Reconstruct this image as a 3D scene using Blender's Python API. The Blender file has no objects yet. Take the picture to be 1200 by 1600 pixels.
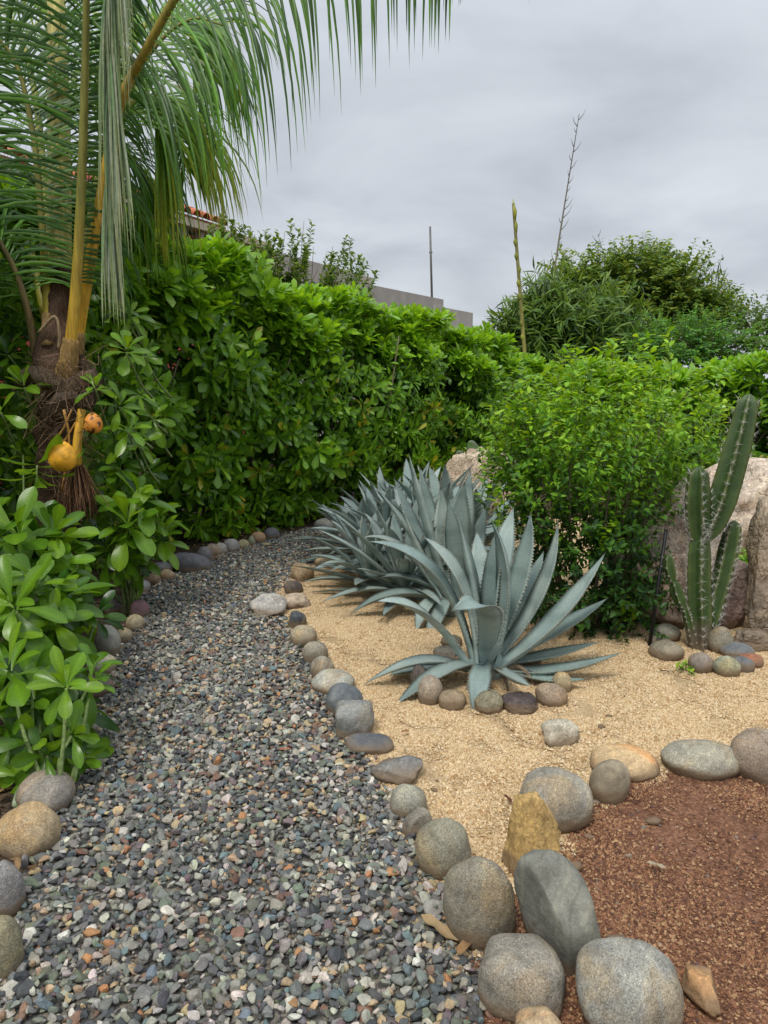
import bpy, math, random
import numpy as np
from mathutils import Vector, Matrix, noise as mnoise

random.seed(7); rng = np.random.default_rng(7)
SC = bpy.context.scene
COL = SC.collection
R = math.radians

# ------------------------------------------------------------------ camera
F_PX, CX, CY, CAM_Z, PITCH = 1150.0, 600.0, 800.0, 1.6, R(9.87)
cam_d = bpy.data.cameras.new('camera'); cam = bpy.data.objects.new('camera', cam_d); COL.objects.link(cam)
cam.location = (0, 0, CAM_Z); cam.rotation_euler = (R(90) - PITCH, 0, 0)
cam_d.sensor_fit = 'VERTICAL'; cam_d.sensor_height = 32.0; cam_d.lens = 32.0 * F_PX / 1600.0
cam_d.clip_start = 0.05; cam_d.clip_end = 2000
SC.camera = cam

# ------------------------------------------------------------------ world, sun, exposure
SUN_EL, SUN_AZ = R(58), R(205)
w = bpy.data.worlds.new('World'); SC.world = w; w.use_nodes = True
nt = w.node_tree; nt.nodes.clear()
def N(nt, t, **kw):
    n = nt.nodes.new(t)
    for k, v in kw.items():
        if k in n.inputs: n.inputs[k].default_value = v
        else: setattr(n, k, v)
    return n
L = nt.links.new
sky = N(nt, 'ShaderNodeTexSky', sky_type='NISHITA', sun_disc=False, sun_elevation=SUN_EL, sun_rotation=SUN_AZ)
b1 = N(nt, 'ShaderNodeVectorMath', operation='SCALE'); b1.inputs['Scale'].default_value = 0.08
L(sky.outputs[0], b1.inputs[0])
tc = N(nt, 'ShaderNodeTexCoord'); sx = N(nt, 'ShaderNodeSeparateXYZ'); L(tc.outputs['Generated'], sx.inputs[0])
den = N(nt, 'ShaderNodeMath', operation='ADD'); den.inputs[1].default_value = 0.22
mx0 = N(nt, 'ShaderNodeMath', operation='MAXIMUM'); mx0.inputs[1].default_value = 0.0
L(sx.outputs[2], mx0.inputs[0]); L(mx0.outputs[0], den.inputs[0])
dx = N(nt, 'ShaderNodeMath', operation='DIVIDE'); dy = N(nt, 'ShaderNodeMath', operation='DIVIDE')
L(sx.outputs[0], dx.inputs[0]); L(den.outputs[0], dx.inputs[1]); L(sx.outputs[1], dy.inputs[0]); L(den.outputs[0], dy.inputs[1])
cb = N(nt, 'ShaderNodeCombineXYZ'); L(dx.outputs[0], cb.inputs[0]); L(dy.outputs[0], cb.inputs[1])
nz = N(nt, 'ShaderNodeTexNoise'); nz.inputs['Scale'].default_value = 1.6; nz.inputs['Detail'].default_value = 6; nz.inputs['Roughness'].default_value = 0.5
nz.inputs['Distortion'].default_value = 0.35
L(cb.outputs[0], nz.inputs['Vector'])
rp = N(nt, 'ShaderNodeValToRGB'); L(nz.outputs[0], rp.inputs[0])
rp.color_ramp.elements[0].position = 0.3; rp.color_ramp.elements[0].color = (0.36, 0.39, 0.43, 1)
rp.color_ramp.elements[1].position = 0.72; rp.color_ramp.elements[1].color = (0.575, 0.605, 0.65, 1)
e = rp.color_ramp.elements.new(0.5); e.color = (0.47, 0.50, 0.545, 1)
# an overcast sky is brighter overhead than at the horizon
zg = N(nt, 'ShaderNodeMapRange'); zg.inputs['From Min'].default_value = 0.35; zg.inputs['From Max'].default_value = 1.0
zg.inputs['To Min'].default_value = 1.0; zg.inputs['To Max'].default_value = 2.5
L(sx.outputs[2], zg.inputs['Value'])
sc_ = N(nt, 'ShaderNodeVectorMath', operation='SCALE'); L(rp.outputs[0], sc_.inputs[0]); L(zg.outputs[0], sc_.inputs['Scale'])
mxn = N(nt, 'ShaderNodeMix', data_type='RGBA'); mxn.inputs[0].default_value = 0.96
L(b1.outputs[0], mxn.inputs[6]); L(sc_.outputs[0], mxn.inputs[7])
bg = N(nt, 'ShaderNodeBackground'); bg.inputs['Strength'].default_value = 1.0
wo = N(nt, 'ShaderNodeOutputWorld'); L(mxn.outputs[2], bg.inputs[0]); L(bg.outputs[0], wo.inputs[0])

sd = bpy.data.lights.new('sun', 'SUN'); sun = bpy.data.objects.new('sun', sd); COL.objects.link(sun)
sd.energy = 1.5; sd.angle = R(14); sd.color = (1.0, 0.95, 0.87)
sv = Vector((math.sin(SUN_AZ) * math.cos(SUN_EL), math.cos(SUN_AZ) * math.cos(SUN_EL), math.sin(SUN_EL)))
sun.rotation_euler = sv.to_track_quat('Z', 'Y').to_euler(); sun.location = (0, 0, 12)
SC.view_settings.view_transform = 'Standard'; SC.view_settings.look = 'None'
SC.view_settings.gamma = 1; SC.view_settings.use_curve_mapping = False
SC.view_settings.exposure = 0.38
SC.render.engine = 'CYCLES'
SC.cycles.max_bounces = 6; SC.cycles.diffuse_bounces = 3; SC.cycles.glossy_bounces = 2
SC.cycles.transmission_bounces = 3; SC.cycles.transparent_max_bounces = 8

# ------------------------------------------------------------------ picture rays to places
cP, sP = math.cos(PITCH), math.sin(PITCH)
def ray(px, py):
    a, b = (px - CX) / F_PX, -(py - CY) / F_PX
    return np.array([a, cP + b * sP, -sP + b * cP])
def P(px, py, Y):
    d = ray(px, py); return np.array([0, 0, CAM_Z]) + d * (Y / d[1])
def G(px, py, z=0.0):
    d = ray(px, py); return np.array([0, 0, CAM_Z]) + d * ((z - CAM_Z) / d[2])
def proj(p):
    p = np.atleast_2d(p); q = p - np.array([0, 0, CAM_Z])
    dep = q[:, 1] * cP - q[:, 2] * sP; up = q[:, 1] * sP + q[:, 2] * cP
    dep_ = np.maximum(dep, 1e-3)
    return CX + F_PX * q[:, 0] / dep_, CY - F_PX * up / dep_, dep
def hgt(x, y):
    return (0.010 * np.sin(1.9 * x + 0.5) * np.cos(1.4 * y + 1) + 0.006 * np.sin(4.3 * x + 3.1 * y)
            + 0.004 * np.sin(9.1 * x - 6.3 * y + 2) + 0.003 * np.sin(15 * x + 11 * y))

# ------------------------------------------------------------------ objects
def tag(o, label=None, cat=None, group=None, kind=None):
    if label: o['label'] = label
    if cat: o['category'] = cat
    if group: o['group'] = group
    if kind: o['kind'] = kind
    return o
def empty(name, loc, label, cat, group=None):
    o = bpy.data.objects.new(name, None); COL.objects.link(o); o.location = tuple(float(v) for v in loc); o.empty_display_size = 0.1
    return tag(o, label, cat, group)
class MB:
    def __init__(s): s.V = []; s.F = []; s.C = []; s.M = []; s.n = 0
    def add(s, V, F, C=(0.5, 0.5, 0.5), m=0):
        V = np.asarray(V, float); C = np.asarray(C, float)
        if C.ndim == 1: C = np.tile(C, (len(V), 1))
        s.V.append(V); s.C.append(C)
        Fs = F if isinstance(F, list) else [F]
        for f in Fs:
            f = np.asarray(f, int)
            if len(f): s.F.append(f + s.n); s.M.append(np.full(len(f), m))
        s.n += len(V)
    def mesh(s, name, mats, smooth=True, origin=None):
        V = np.concatenate(s.V); C = np.concatenate(s.C)
        if origin is not None: V = V - np.asarray(origin)
        me = bpy.data.meshes.new(name)
        me.vertices.add(len(V)); me.vertices.foreach_set('co', V.astype(np.float32).ravel())
        li = np.concatenate([f.ravel() for f in s.F]); lt = np.concatenate([np.full(len(f), f.shape[1]) for f in s.F])
        me.loops.add(len(li)); me.loops.foreach_set('vertex_index', li.astype(np.int32))
        me.polygons.add(len(lt)); me.polygons.foreach_set('loop_start', np.concatenate([[0], np.cumsum(lt)[:-1]]).astype(np.int32))
        me.polygons.foreach_set('material_index', np.concatenate(s.M).astype(np.int32))
        me.polygons.foreach_set('use_smooth', np.full(len(lt), smooth))
        at = me.attributes.new('Col', 'FLOAT_COLOR', 'POINT')
        at.data.foreach_set('color', np.concatenate([C, np.ones((len(C), 1))], 1).astype(np.float32).ravel())
        for m in (mats if isinstance(mats, (list, tuple)) else [mats]): me.materials.append(m)
        me.update(); me.validate()
        return me
    def build(s, name, mats, parent=None, smooth=True, origin=None):
        """World-space vertices; the object sits at its parent's place (or at origin)."""
        if parent is not None: origin = world_loc(parent)
        elif origin is None: origin = np.zeros(3)
        me = s.mesh(name, mats, smooth, origin)
        o = bpy.data.objects.new(name, me); COL.objects.link(o)
        if parent is not None: o.parent = parent
        else: o.location = tuple(float(v) for v in origin)
        return o
def world_loc(o):
    p = np.zeros(3)
    while o is not None: p = p + np.array(o.location); o = o.parent
    return p
def nrm(v): v = np.asarray(v, float); return v / (np.linalg.norm(v) + 1e-9)
def tube(pts, rad, n=8, cap=True, squash=1.0):
    pts = np.asarray(pts, float); m = len(pts); rad = np.broadcast_to(np.asarray(rad, float), (m,))
    V = []; ref = np.array([0.31, 0.9, 0.2])
    T = np.gradient(pts, axis=0)
    a = np.linspace(0, 2 * np.pi, n, endpoint=False)
    for i in range(m):
        t = nrm(T[i]); u = np.cross(t, ref); u = nrm(u); v = np.cross(t, u)
        V.append(pts[i] + rad[i] * (np.cos(a)[:, None] * u + squash * np.sin(a)[:, None] * v))
    V = np.concatenate(V); F = []
    for i in range(m - 1):
        for j in range(n):
            k = (j + 1) % n; F.append((i * n + j, i * n + k, (i + 1) * n + k, (i + 1) * n + j))
    Fs = [np.array(F)]
    if cap:
        V = np.concatenate([V, pts[:1], pts[-1:]]); c0, c1 = m * n, m * n + 1
        Fs.append(np.array([(c0, (j + 1) % n, j) for j in range(n)] + [(c1, (m - 1) * n + j, (m - 1) * n + (j + 1) % n) for j in range(n)]))
    return V, Fs
def spline(pts, k=6):
    pts = np.asarray(pts, float)
    if len(pts) == 2: return np.linspace(pts[0], pts[1], k + 1)
    e = np.concatenate([[2 * pts[0] - pts[1]], pts, [2 * pts[-1] - pts[-2]]]); out = []
    for i in range(1, len(e) - 2):
        p0, p1, p2, p3 = e[i - 1], e[i], e[i + 1], e[i + 2]
        for t in np.linspace(0, 1, k, endpoint=False):
            out.append(0.5 * (2 * p1 + (p2 - p0) * t + (2 * p0 - 5 * p1 + 4 * p2 - p3) * t * t + (3 * p1 - p0 - 3 * p2 + p3) * t ** 3))
    out.append(pts[-1]); return np.array(out)
def box(x0, x1, y0, y1, z0, z1):
    V = np.array([(x, y, z) for z in (z0, z1) for y in (y0, y1) for x in (x0, x1)], float)
    return V, np.array([(0, 2, 3, 1), (4, 5, 7, 6), (0, 1, 5, 4), (2, 6, 7, 3), (0, 4, 6, 2), (1, 3, 7, 5)])

# ------------------------------------------------------------------ materials
def newmat(name):
    m = bpy.data.materials.new(name); m.use_nodes = True; m.node_tree.nodes.clear()
    return m, m.node_tree
def attr(nt, name='Col', t='GEOMETRY'):
    a = nt.nodes.new('ShaderNodeAttribute'); a.attribute_name = name; a.attribute_type = t; return a
def mathn(nt, op, a, b):
    n = nt.nodes.new('ShaderNodeMath'); n.operation = op
    for i, v in enumerate((a, b)):
        if hasattr(v, 'links'): nt.links.new(v, n.inputs[i])
        elif v is not None: n.inputs[i].default_value = v
    return n.outputs[0]
def ramp(nt, fac, stops):
    r = nt.nodes.new('ShaderNodeValToRGB'); nt.links.new(fac, r.inputs[0]); cr = r.color_ramp
    while len(cr.elements) < len(stops): cr.elements.new(0.5)
    for e, (p, c) in zip(cr.elements, stops):
        e.position = p; e.color = (*c, 1) if len(c) == 3 else c
    return r.outputs[0]
def noise(nt, vec, scale, detail=4, rough=0.55, dist=0.0):
    n = nt.nodes.new('ShaderNodeTexNoise'); n.inputs['Scale'].default_value = scale; n.inputs['Detail'].default_value = detail
    n.inputs['Roughness'].default_value = rough; n.inputs['Distortion'].default_value = dist
    if vec is not None: nt.links.new(vec, n.inputs['Vector'])
    return n
def mul(nt, a, b, fac=1.0):
    n = nt.nodes.new('ShaderNodeMix'); n.data_type = 'RGBA'; n.blend_type = 'MULTIPLY'; n.inputs[0].default_value = fac
    nt.links.new(a, n.inputs[6]); nt.links.new(b, n.inputs[7]); return n.outputs[2]
def mixc(nt, fac, a, b):
    n = nt.nodes.new('ShaderNodeMix'); n.data_type = 'RGBA'
    if hasattr(fac, 'links'): nt.links.new(fac, n.inputs[0])
    else: n.inputs[0].default_value = fac
    for i, v in ((6, a), (7, b)):
        if hasattr(v, 'links'): nt.links.new(v, n.inputs[i])
        else: n.inputs[i].default_value = (*v, 1)
    return n.outputs[2]
def bump(nt, h, strength=0.5, dist=0.01, prev=None):
    b = nt.nodes.new('ShaderNodeBump'); b.inputs['Strength'].default_value = strength; b.inputs['Distance'].default_value = dist
    nt.links.new(h, b.inputs['Height'])
    if prev is not None: nt.links.new(prev, b.inputs['Normal'])
    return b.outputs[0]
def finish(m, nt, col, rough=0.7, nor=None, spec=0.5, transl=0.0, tcol=None):
    p = nt.nodes.new('ShaderNodeBsdfPrincipled'); o = nt.nodes.new('ShaderNodeOutputMaterial')
    if hasattr(col, 'links'): nt.links.new(col, p.inputs['Base Color'])
    else: p.inputs['Base Color'].default_value = (*col, 1)
    if hasattr(rough, 'links'): nt.links.new(rough, p.inputs['Roughness'])
    else: p.inputs['Roughness'].default_value = rough
    p.inputs['Specular IOR Level'].default_value = spec
    if nor is not None: nt.links.new(nor, p.inputs['Normal'])
    if transl > 0:
        t = nt.nodes.new('ShaderNodeBsdfTranslucent'); mx = nt.nodes.new('ShaderNodeMixShader'); mx.inputs[0].default_value = transl
        nt.links.new(tcol if tcol is not None else col, t.inputs['Color'])
        nt.links.new(p.outputs[0], mx.inputs[1]); nt.links.new(t.outputs[0], mx.inputs[2]); nt.links.new(mx.outputs[0], o.inputs[0])
    else: nt.links.new(p.outputs[0], o.inputs[0])
    return m
def mat_leaf(name, rough=0.38, transl=0.28, spec=0.3):
    m, nt = newmat(name); a = attr(nt)
    tc = nt.nodes.new('ShaderNodeTexCoord'); n = noise(nt, tc.outputs['Object'], 30, 3)
    v = ramp(nt, n.outputs[0], [(0.3, (0.75, 0.78, 0.72)), (0.7, (1.15, 1.12, 1.1))])
    c = mul(nt, a.outputs[0], v)
    g = nt.nodes.new('ShaderNodeVectorMath'); g.operation = 'MULTIPLY'; nt.links.new(c, g.inputs[0]); g.inputs[1].default_value = (1.7, 1.45, 0.7)
    return finish(m, nt, c, rough, None, spec, transl, g.outputs[0])
M = {}
M['leaf'] = mat_leaf('glossy_leaf', 0.30, 0.40, .45)
M['leaf_small'] = mat_leaf('thin_leaf', 0.42, 0.35)
M['leaf_palm'] = mat_leaf('palm_leaflet', 0.40, 0.22)
M['leaf_dry'] = mat_leaf('dry_leaf', 0.7, 0.15, 0.2)
def mat_plain(name, rough=0.7, nscale=40, nstr=0.3, bstr=0.3, bdist=0.003, stretch=(1, 1, 1), spec=0.4):
    m, nt = newmat(name); a = attr(nt); tc = nt.nodes.new('ShaderNodeTexCoord')
    mp = nt.nodes.new('ShaderNodeMapping'); mp.inputs['Scale'].default_value = stretch; nt.links.new(tc.outputs['Object'], mp.inputs[0])
    n = noise(nt, mp.outputs[0], nscale, 5)
    v = ramp(nt, n.outputs[0], [(0.3, (1 - nstr,) * 3), (0.7, (1 + nstr,) * 3)])
    return finish(m, nt, mul(nt, a.outputs[0], v), rough, bump(nt, n.outputs[0], bstr, bdist), spec)
M['stem'] = mat_plain('woody_stem', 0.8, 60, 0.35, 0.6, 0.004)
M['fibre'] = mat_plain('palm_fibre', 0.95, 45, 0.55, 0.9, 0.012, (3, 3, 0.35), 0.1)
M['petiole'] = mat_plain('palm_petiole', 0.5, 12, 0.34, 0.35, 0.003, (4, 4, 0.3))
M['husk'] = mat_plain('coconut_husk', 0.5, 22, 0.38, 0.4, 0.003)
M['stucco'] = mat_plain('stucco', 0.9, 2.2, 0.10, 0.3, 0.01, spec=0.2)
M['clay'] = mat_plain('clay_tile', 0.8, 6, 0.35, 0.4, 0.01, spec=0.2)
M['metal'] = mat_plain('grey_pole', 0.5, 8, 0.2, 0.1, 0.001)
def mat_rock(name, fine, fine_str, mottling, bstr, stain=None, angular=False, scale=1.0):
    m, nt = newmat(name); a = attr(nt); tc = nt.nodes.new('ShaderNodeTexCoord'); ob = tc.outputs['Object']
    oi = nt.nodes.new('ShaderNodeObjectInfo')
    off = nt.nodes.new('ShaderNodeVectorMath'); off.operation = 'ADD'; nt.links.new(ob, off.inputs[0])
    cmb = nt.nodes.new('ShaderNodeCombineXYZ'); nt.links.new(mathn(nt, 'MULTIPLY', oi.outputs['Random'], 37.0), cmb.inputs[0]); nt.links.new(cmb.outputs[0], off.inputs[1])
    v_ = off.outputs[0]
    n1 = noise(nt, v_, fine, 3, 0.7); n2 = noise(nt, v_, 9 * scale, 5, 0.6); n3 = noise(nt, v_, 32 * scale, 4, 0.6)
    vor = nt.nodes.new('ShaderNodeTexVoronoi'); vor.inputs['Scale'].default_value = fine * 1.3; nt.links.new(v_, vor.inputs['Vector'])
    sp = ramp(nt, vor.outputs['Color'], [(0.1, (1 - fine_str,) * 3), (0.4, (1, 1, 1)), (0.62, (1, 1, 1)), (0.9, (1 + fine_str * 1.1,) * 3)])
    c = mul(nt, a.outputs[0], sp)
    c = mul(nt, c, ramp(nt, n1.outputs[0], [(0.3, (1 - fine_str * .6,) * 3), (0.7, (1 + fine_str * .6,) * 3)]))
    c = mul(nt, c, ramp(nt, n2.outputs[0], [(0.3, (1 - mottling, 1 - mottling, 1 - mottling * .9)), (0.7, (1 + mottling, 1 + mottling * .92, 1 + mottling * .75))]))
    c = mul(nt, c, ramp(nt, n3.outputs[0], [(0.35, (0.86,) * 3), (0.65, (1.12,) * 3)]))
    if stain is not None:
        s = ramp(nt, noise(nt, v_, 5.5 * scale, 6, 0.65, 0.6).outputs[0], [(0.5, (0, 0, 0)), (0.62, (0.75,) * 3)])
        c = mixc(nt, s, c, mul(nt, c, ramp(nt, n3.outputs[0], [(0, stain), (1, stain)])))
    wv = nt.nodes.new('ShaderNodeTexWave'); wv.inputs['Scale'].default_value = 2.2; wv.inputs['Distortion'].default_value = 14; wv.inputs['Detail'].default_value = 3; nt.links.new(v_, wv.inputs['Vector'])
    c = mul(nt, c, ramp(nt, wv.outputs[0], [(0.0, (.84, .83, .82)), (0.06, (1, 1, 1)), (0.93, (1, 1, 1)), (1.0, (1.18, 1.16, 1.1))]))
    if name == 'boulder_rock':
        ds = noise(nt, v_, 3.0, 4, .6); ad = nt.nodes.new('ShaderNodeVectorMath'); ad.operation = 'ADD'; nt.links.new(v_, ad.inputs[0]); sc2 = nt.nodes.new('ShaderNodeVectorMath'); sc2.operation = 'SCALE'; sc2.inputs['Scale'].default_value = .9; nt.links.new(ds.outputs['Color'], sc2.inputs[0]); nt.links.new(sc2.outputs[0], ad.inputs[1])
        ve = nt.nodes.new('ShaderNodeTexVoronoi'); ve.feature = 'DISTANCE_TO_EDGE'; ve.inputs['Scale'].default_value = 3.2; nt.links.new(ad.outputs[0], ve.inputs['Vector'])
        ck = ramp(nt, ve.outputs['Distance'], [(0.0, (0, 0, 0)), (0.05, (1, 1, 1))]); c = mul(nt, c, ramp(nt, ve.outputs['Distance'], [(0.0, (.74, .70, .66)), (0.045, (1, 1, 1))]))
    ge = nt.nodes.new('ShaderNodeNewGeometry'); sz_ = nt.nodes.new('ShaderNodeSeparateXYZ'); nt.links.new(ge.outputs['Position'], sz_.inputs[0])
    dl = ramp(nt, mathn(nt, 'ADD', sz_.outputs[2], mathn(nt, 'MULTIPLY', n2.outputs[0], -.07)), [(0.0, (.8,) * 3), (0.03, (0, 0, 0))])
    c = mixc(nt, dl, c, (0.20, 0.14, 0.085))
    b = bump(nt, n2.outputs[0], bstr * .6, 0.02)
    if name == 'boulder_rock': b = bump(nt, ck, .45, 0.015, b)
    b = bump(nt, n3.outputs[0], bstr, 0.006, b); b = bump(nt, n1.outputs[0], bstr * .8, 0.0018, b)
    return finish(m, nt, c, 0.78, b, 0.3)
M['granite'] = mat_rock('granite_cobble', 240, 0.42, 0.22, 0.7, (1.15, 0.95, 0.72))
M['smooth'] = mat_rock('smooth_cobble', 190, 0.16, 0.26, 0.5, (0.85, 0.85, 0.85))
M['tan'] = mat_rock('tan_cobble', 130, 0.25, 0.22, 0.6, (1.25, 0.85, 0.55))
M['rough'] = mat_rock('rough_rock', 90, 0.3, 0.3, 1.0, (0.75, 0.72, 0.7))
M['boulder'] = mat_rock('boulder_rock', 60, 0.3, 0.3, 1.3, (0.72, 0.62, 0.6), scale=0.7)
# grains and pebbles: colour carried by the instance / the mesh
def mat_grain(name, inst, rough=0.75, spec=0.3):
    m, nt = newmat(name); a = attr(nt, 'tint', 'INSTANCER') if inst else attr(nt)
    tc = nt.nodes.new('ShaderNodeTexCoord'); n = noise(nt, tc.outputs['Object'], 2.5 if inst else 300, 5, 0.7)
    v = ramp(nt, n.outputs[0], [(0.3, (0.72,) * 3), (0.7, (1.3,) * 3)])
    return finish(m, nt, mul(nt, a.outputs[0], v), rough, bump(nt, n.outputs[0], 0.35, 0.08 if inst else 0.001), spec)
M['pebble'] = mat_grain('gravel_pebble', True, 0.62, 0.4)
M['grain'] = mat_grain('coarse_grain', False)
def mat_ground(name, c1, c2, c3, cell, bd, rough=0.9, patch=1.2, moist=None):
    m, nt = newmat(name); tc = nt.nodes.new('ShaderNodeTexCoord'); v_ = tc.outputs['Object']
    vor = nt.nodes.new('ShaderNodeTexVoronoi'); vor.inputs['Scale'].default_value = cell; nt.links.new(v_, vor.inputs['Vector'])
    c = ramp(nt, vor.outputs['Color'], [(0.15, c1), (0.5, c2), (0.85, c3)])
    n2 = noise(nt, v_, patch, 6, 0.62); n3 = noise(nt, v_, 14, 5, 0.6)
    c = mul(nt, c, ramp(nt, n2.outputs[0], [(0.35, (0.78, 0.74, 0.70)), (0.65, (1.12,) * 3)]))
    c = mul(nt, c, ramp(nt, n3.outputs[0], [(0.3, (0.8,) * 3), (0.7, (1.15,) * 3)]))
    inv = mathn(nt, 'SUBTRACT', 1.0, vor.outputs['Distance'])
    b = bump(nt, n3.outputs[0], 0.6, 0.02); b = bump(nt, inv, 0.9, bd, b)
    return finish(m, nt, c, rough, b, 0.2)
M['g_path'] = mat_ground('gravel_bed', (0.05, 0.05, 0.05), (0.12, 0.115, 0.1), (0.22, 0.2, 0.16), 60, 0.01)
M['g_sand'] = mat_ground('decomposed_granite', (0.36, 0.25, 0.13), (0.49, 0.355, 0.20), (0.62, 0.485, 0.31), 170, 0.005)
M['g_red'] = mat_ground('red_soil', (0.125, 0.060, 0.035), (0.175, 0.085, 0.049), (0.25, 0.13, 0.077), 90, 0.006, 0.85, 1.7)
M['g_soil'] = mat_ground('garden_soil', (0.03, 0.022, 0.014), (0.06, 0.042, 0.028), (0.12, 0.085, 0.055), 70, 0.01)

# ------------------------------------------------------------------ ground, split into beds
def inpoly(x, y, poly):
    c = np.zeros(x.shape, bool); n = len(poly)
    for i in range(n):
        x0, y0 = poly[i]; x1, y1 = poly[i - 1]
        if y0 == y1: continue
        k = ((y0 > y) != (y1 > y)) & (x < (x1 - x0) * (y - y0) / (y1 - y0) + x0)
        c ^= k
    return c
gl = [G(*p)[:2] for p in [(-20, 1570), (5, 1480), (30, 1400), (60, 1330), (92, 1250), (118, 1190), (140, 1110), (160, 1050), (185, 1000), (212, 965), (226, 930), (245, 908), (290, 890), (335, 870), (380, 857), (420, 842), (470, 830), (520, 820), (620, 812), (720, 808)]]
gr = [G(*p)[:2] for p in [(720, 826), (600, 835), (545, 850), (500, 872), (465, 895), (440, 920), (425, 945), (455, 975), (475, 1005), (490, 1040), (505, 1075), (528, 1110), (556, 1160), (588, 1200), (620, 1252), (655, 1315), (690, 1385), (725, 1460), (755, 1560), (775, 1640)]]
PATH = [(-1.5, 0.2)] + [tuple(p) for p in gl] + [tuple(p) for p in gr] + [(0.32, 1.1), (0.34, 0.2)]
rs = [G(*p)[:2] for p in [(1205, 1212), (1100, 1212), (985, 1225), (930, 1245), (892, 1300), (868, 1350), (800, 1385), (750, 1425), (742, 1480), (752, 1540), (775, 1630)]]
RED = [(5.0, rs[0][1] + .3)] + [tuple(p) for p in rs] + [(0.34, 1.1), (0.34, 0.2), (5.0, 0.2)]
LEFTX = np.array(sorted([(p[1], p[0]) for p in gl] + [(0.2, -1.5)]))
BACK = [(-9, 0.2)] + [(-1.5, 0.2)] + [tuple(p) for p in gl] + [(2.2, 8.8), (3.0, 9.2), (9, 8.6), (9, 16), (-9, 16)]
RES = 0.035
gx = np.arange(-4.2, 4.6, RES); gy = np.arange(0.2, 11.0, RES)
cxg, cyg = np.meshgrid(gx[:-1] + RES / 2, gy[:-1] + RES / 2)
jx = cxg + 0.025 * np.sin(23 * cyg + 3 * np.sin(9 * cxg)); jy = cyg + 0.025 * np.sin(21 * cxg + 2 * np.sin(11 * cyg))
zone = np.full(cxg.shape, 1)                      # 0 path, 1 sand, 2 red soil, 3 garden soil
zone[inpoly(jx, jy, BACK)] = 3; zone[inpoly(jx, jy, RED)] = 2; zone[inpoly(jx, jy, PATH)] = 0
def zone_of(x, y):
    i = np.clip(((y - 0.2) / RES).astype(int), 0, zone.shape[0] - 1); j = np.clip(((x + 4.2) / RES).astype(int), 0, zone.shape[1] - 1)
    return zone[i, j]
VX, VY = np.meshgrid(gx, gy); VZ = hgt(VX, VY); nxg = len(gx)
allV = np.stack([VX.ravel(), VY.ravel(), VZ.ravel()], 1)
for z, (nm, mt) in enumerate([('gravel_path', 'g_path'), ('sand_ground', 'g_sand'), ('red_soil_ground', 'g_red'), ('garden_soil_ground', 'g_soil')]):
    ii, jj = np.nonzero(zone == z); a = ii * nxg + jj
    q = np.stack([a, a + 1, a + nxg + 1, a + nxg], 1); u, inv = np.unique(q.ravel(), return_inverse=True)
    mb = MB(); mb.add(allV[u], inv.reshape(q.shape)); o = mb.build(nm, M[mt]); tag(o, kind='structure')
mb = MB(); s = 400.0
# outer ground: one sheet with the beds laid over it
mb.add(np.array([(-s, -s, -0.06), (s, -s, -0.06), (s, s, -0.06), (-s, s, -0.06)]), np.array([(0, 1, 2, 3)]))
tag(mb.build('ground', M['g_soil'], smooth=False), kind='structure')

# ------------------------------------------------------------------ scattering by geometry nodes
def ico(sub):
    import bmesh
    bm = bmesh.new(); bmesh.ops.create_icosphere(bm, subdivisions=sub, radius=1.0)
    V = np.array([v.co[:] for v in bm.verts]); F = np.array([[v.index for v in f.verts] for f in bm.faces]); bm.free(); return V, F
ICO = {k: ico(k) for k in (1, 2, 3, 4, 5)}
def scatter(name, pts, rot, scl, idx, tint, meshes, parent=None):
    me = bpy.data.meshes.new(name); me.vertices.add(len(pts)); me.vertices.foreach_set('co', pts.astype(np.float32).ravel())
    for nm, ty, dat, key in (('rot', 'FLOAT_VECTOR', rot, 'vector'), ('scl', 'FLOAT_VECTOR', scl, 'vector'), ('idx', 'INT', idx, 'value'), ('tint', 'FLOAT_COLOR', tint, 'color')):
        at = me.attributes.new(nm, ty, 'POINT')
        at.data.foreach_set(key, (dat.astype(np.int32) if ty == 'INT' else dat.astype(np.float32)).ravel())
    o = bpy.data.objects.new(name, me); COL.objects.link(o)
    src = bpy.data.collections.new(name + '_shapes')
    for k, m_ in enumerate(meshes): src.objects.link(bpy.data.objects.new('%s_shape_%02d' % (name, k), m_))
    g = bpy.data.node_groups.new(name + '_nodes', 'GeometryNodeTree')
    g.interface.new_socket('Geometry', in_out='INPUT', socket_type='NodeSocketGeometry'); g.interface.new_socket('Geometry', in_out='OUTPUT', socket_type='NodeSocketGeometry')
    gi = g.nodes.new('NodeGroupInput'); go = g.nodes.new('NodeGroupOutput'); ip = g.nodes.new('GeometryNodeInstanceOnPoints')
    ci = g.nodes.new('GeometryNodeCollectionInfo'); ci.inputs['Collection'].default_value = src
    ci.inputs['Separate Children'].default_value = True; ci.inputs['Reset Children'].default_value = True
    def na(nm, ty):
        n = g.nodes.new('GeometryNodeInputNamedAttribute'); n.data_type = ty; n.inputs['Name'].default_value = nm; return n.outputs['Attribute']
    L = g.links.new
    L(gi.outputs[0], ip.inputs['Points']); L(ci.outputs[0], ip.inputs['Instance']); ip.inputs['Pick Instance'].default_value = True
    L(na('idx', 'INT'), ip.inputs['Instance Index'])
    e2r = g.nodes.new('FunctionNodeEulerToRotation'); L(na('rot', 'FLOAT_VECTOR'), e2r.inputs[0]); L(e2r.outputs[0], ip.inputs['Rotation'])
    L(na('scl', 'FLOAT_VECTOR'), ip.inputs['Scale']); L(ip.outputs[0], go.inputs[0])
    md = o.modifiers.new('scatter', 'NODES'); md.node_group = g
    if parent is not None: o.parent = parent
    return o
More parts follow.
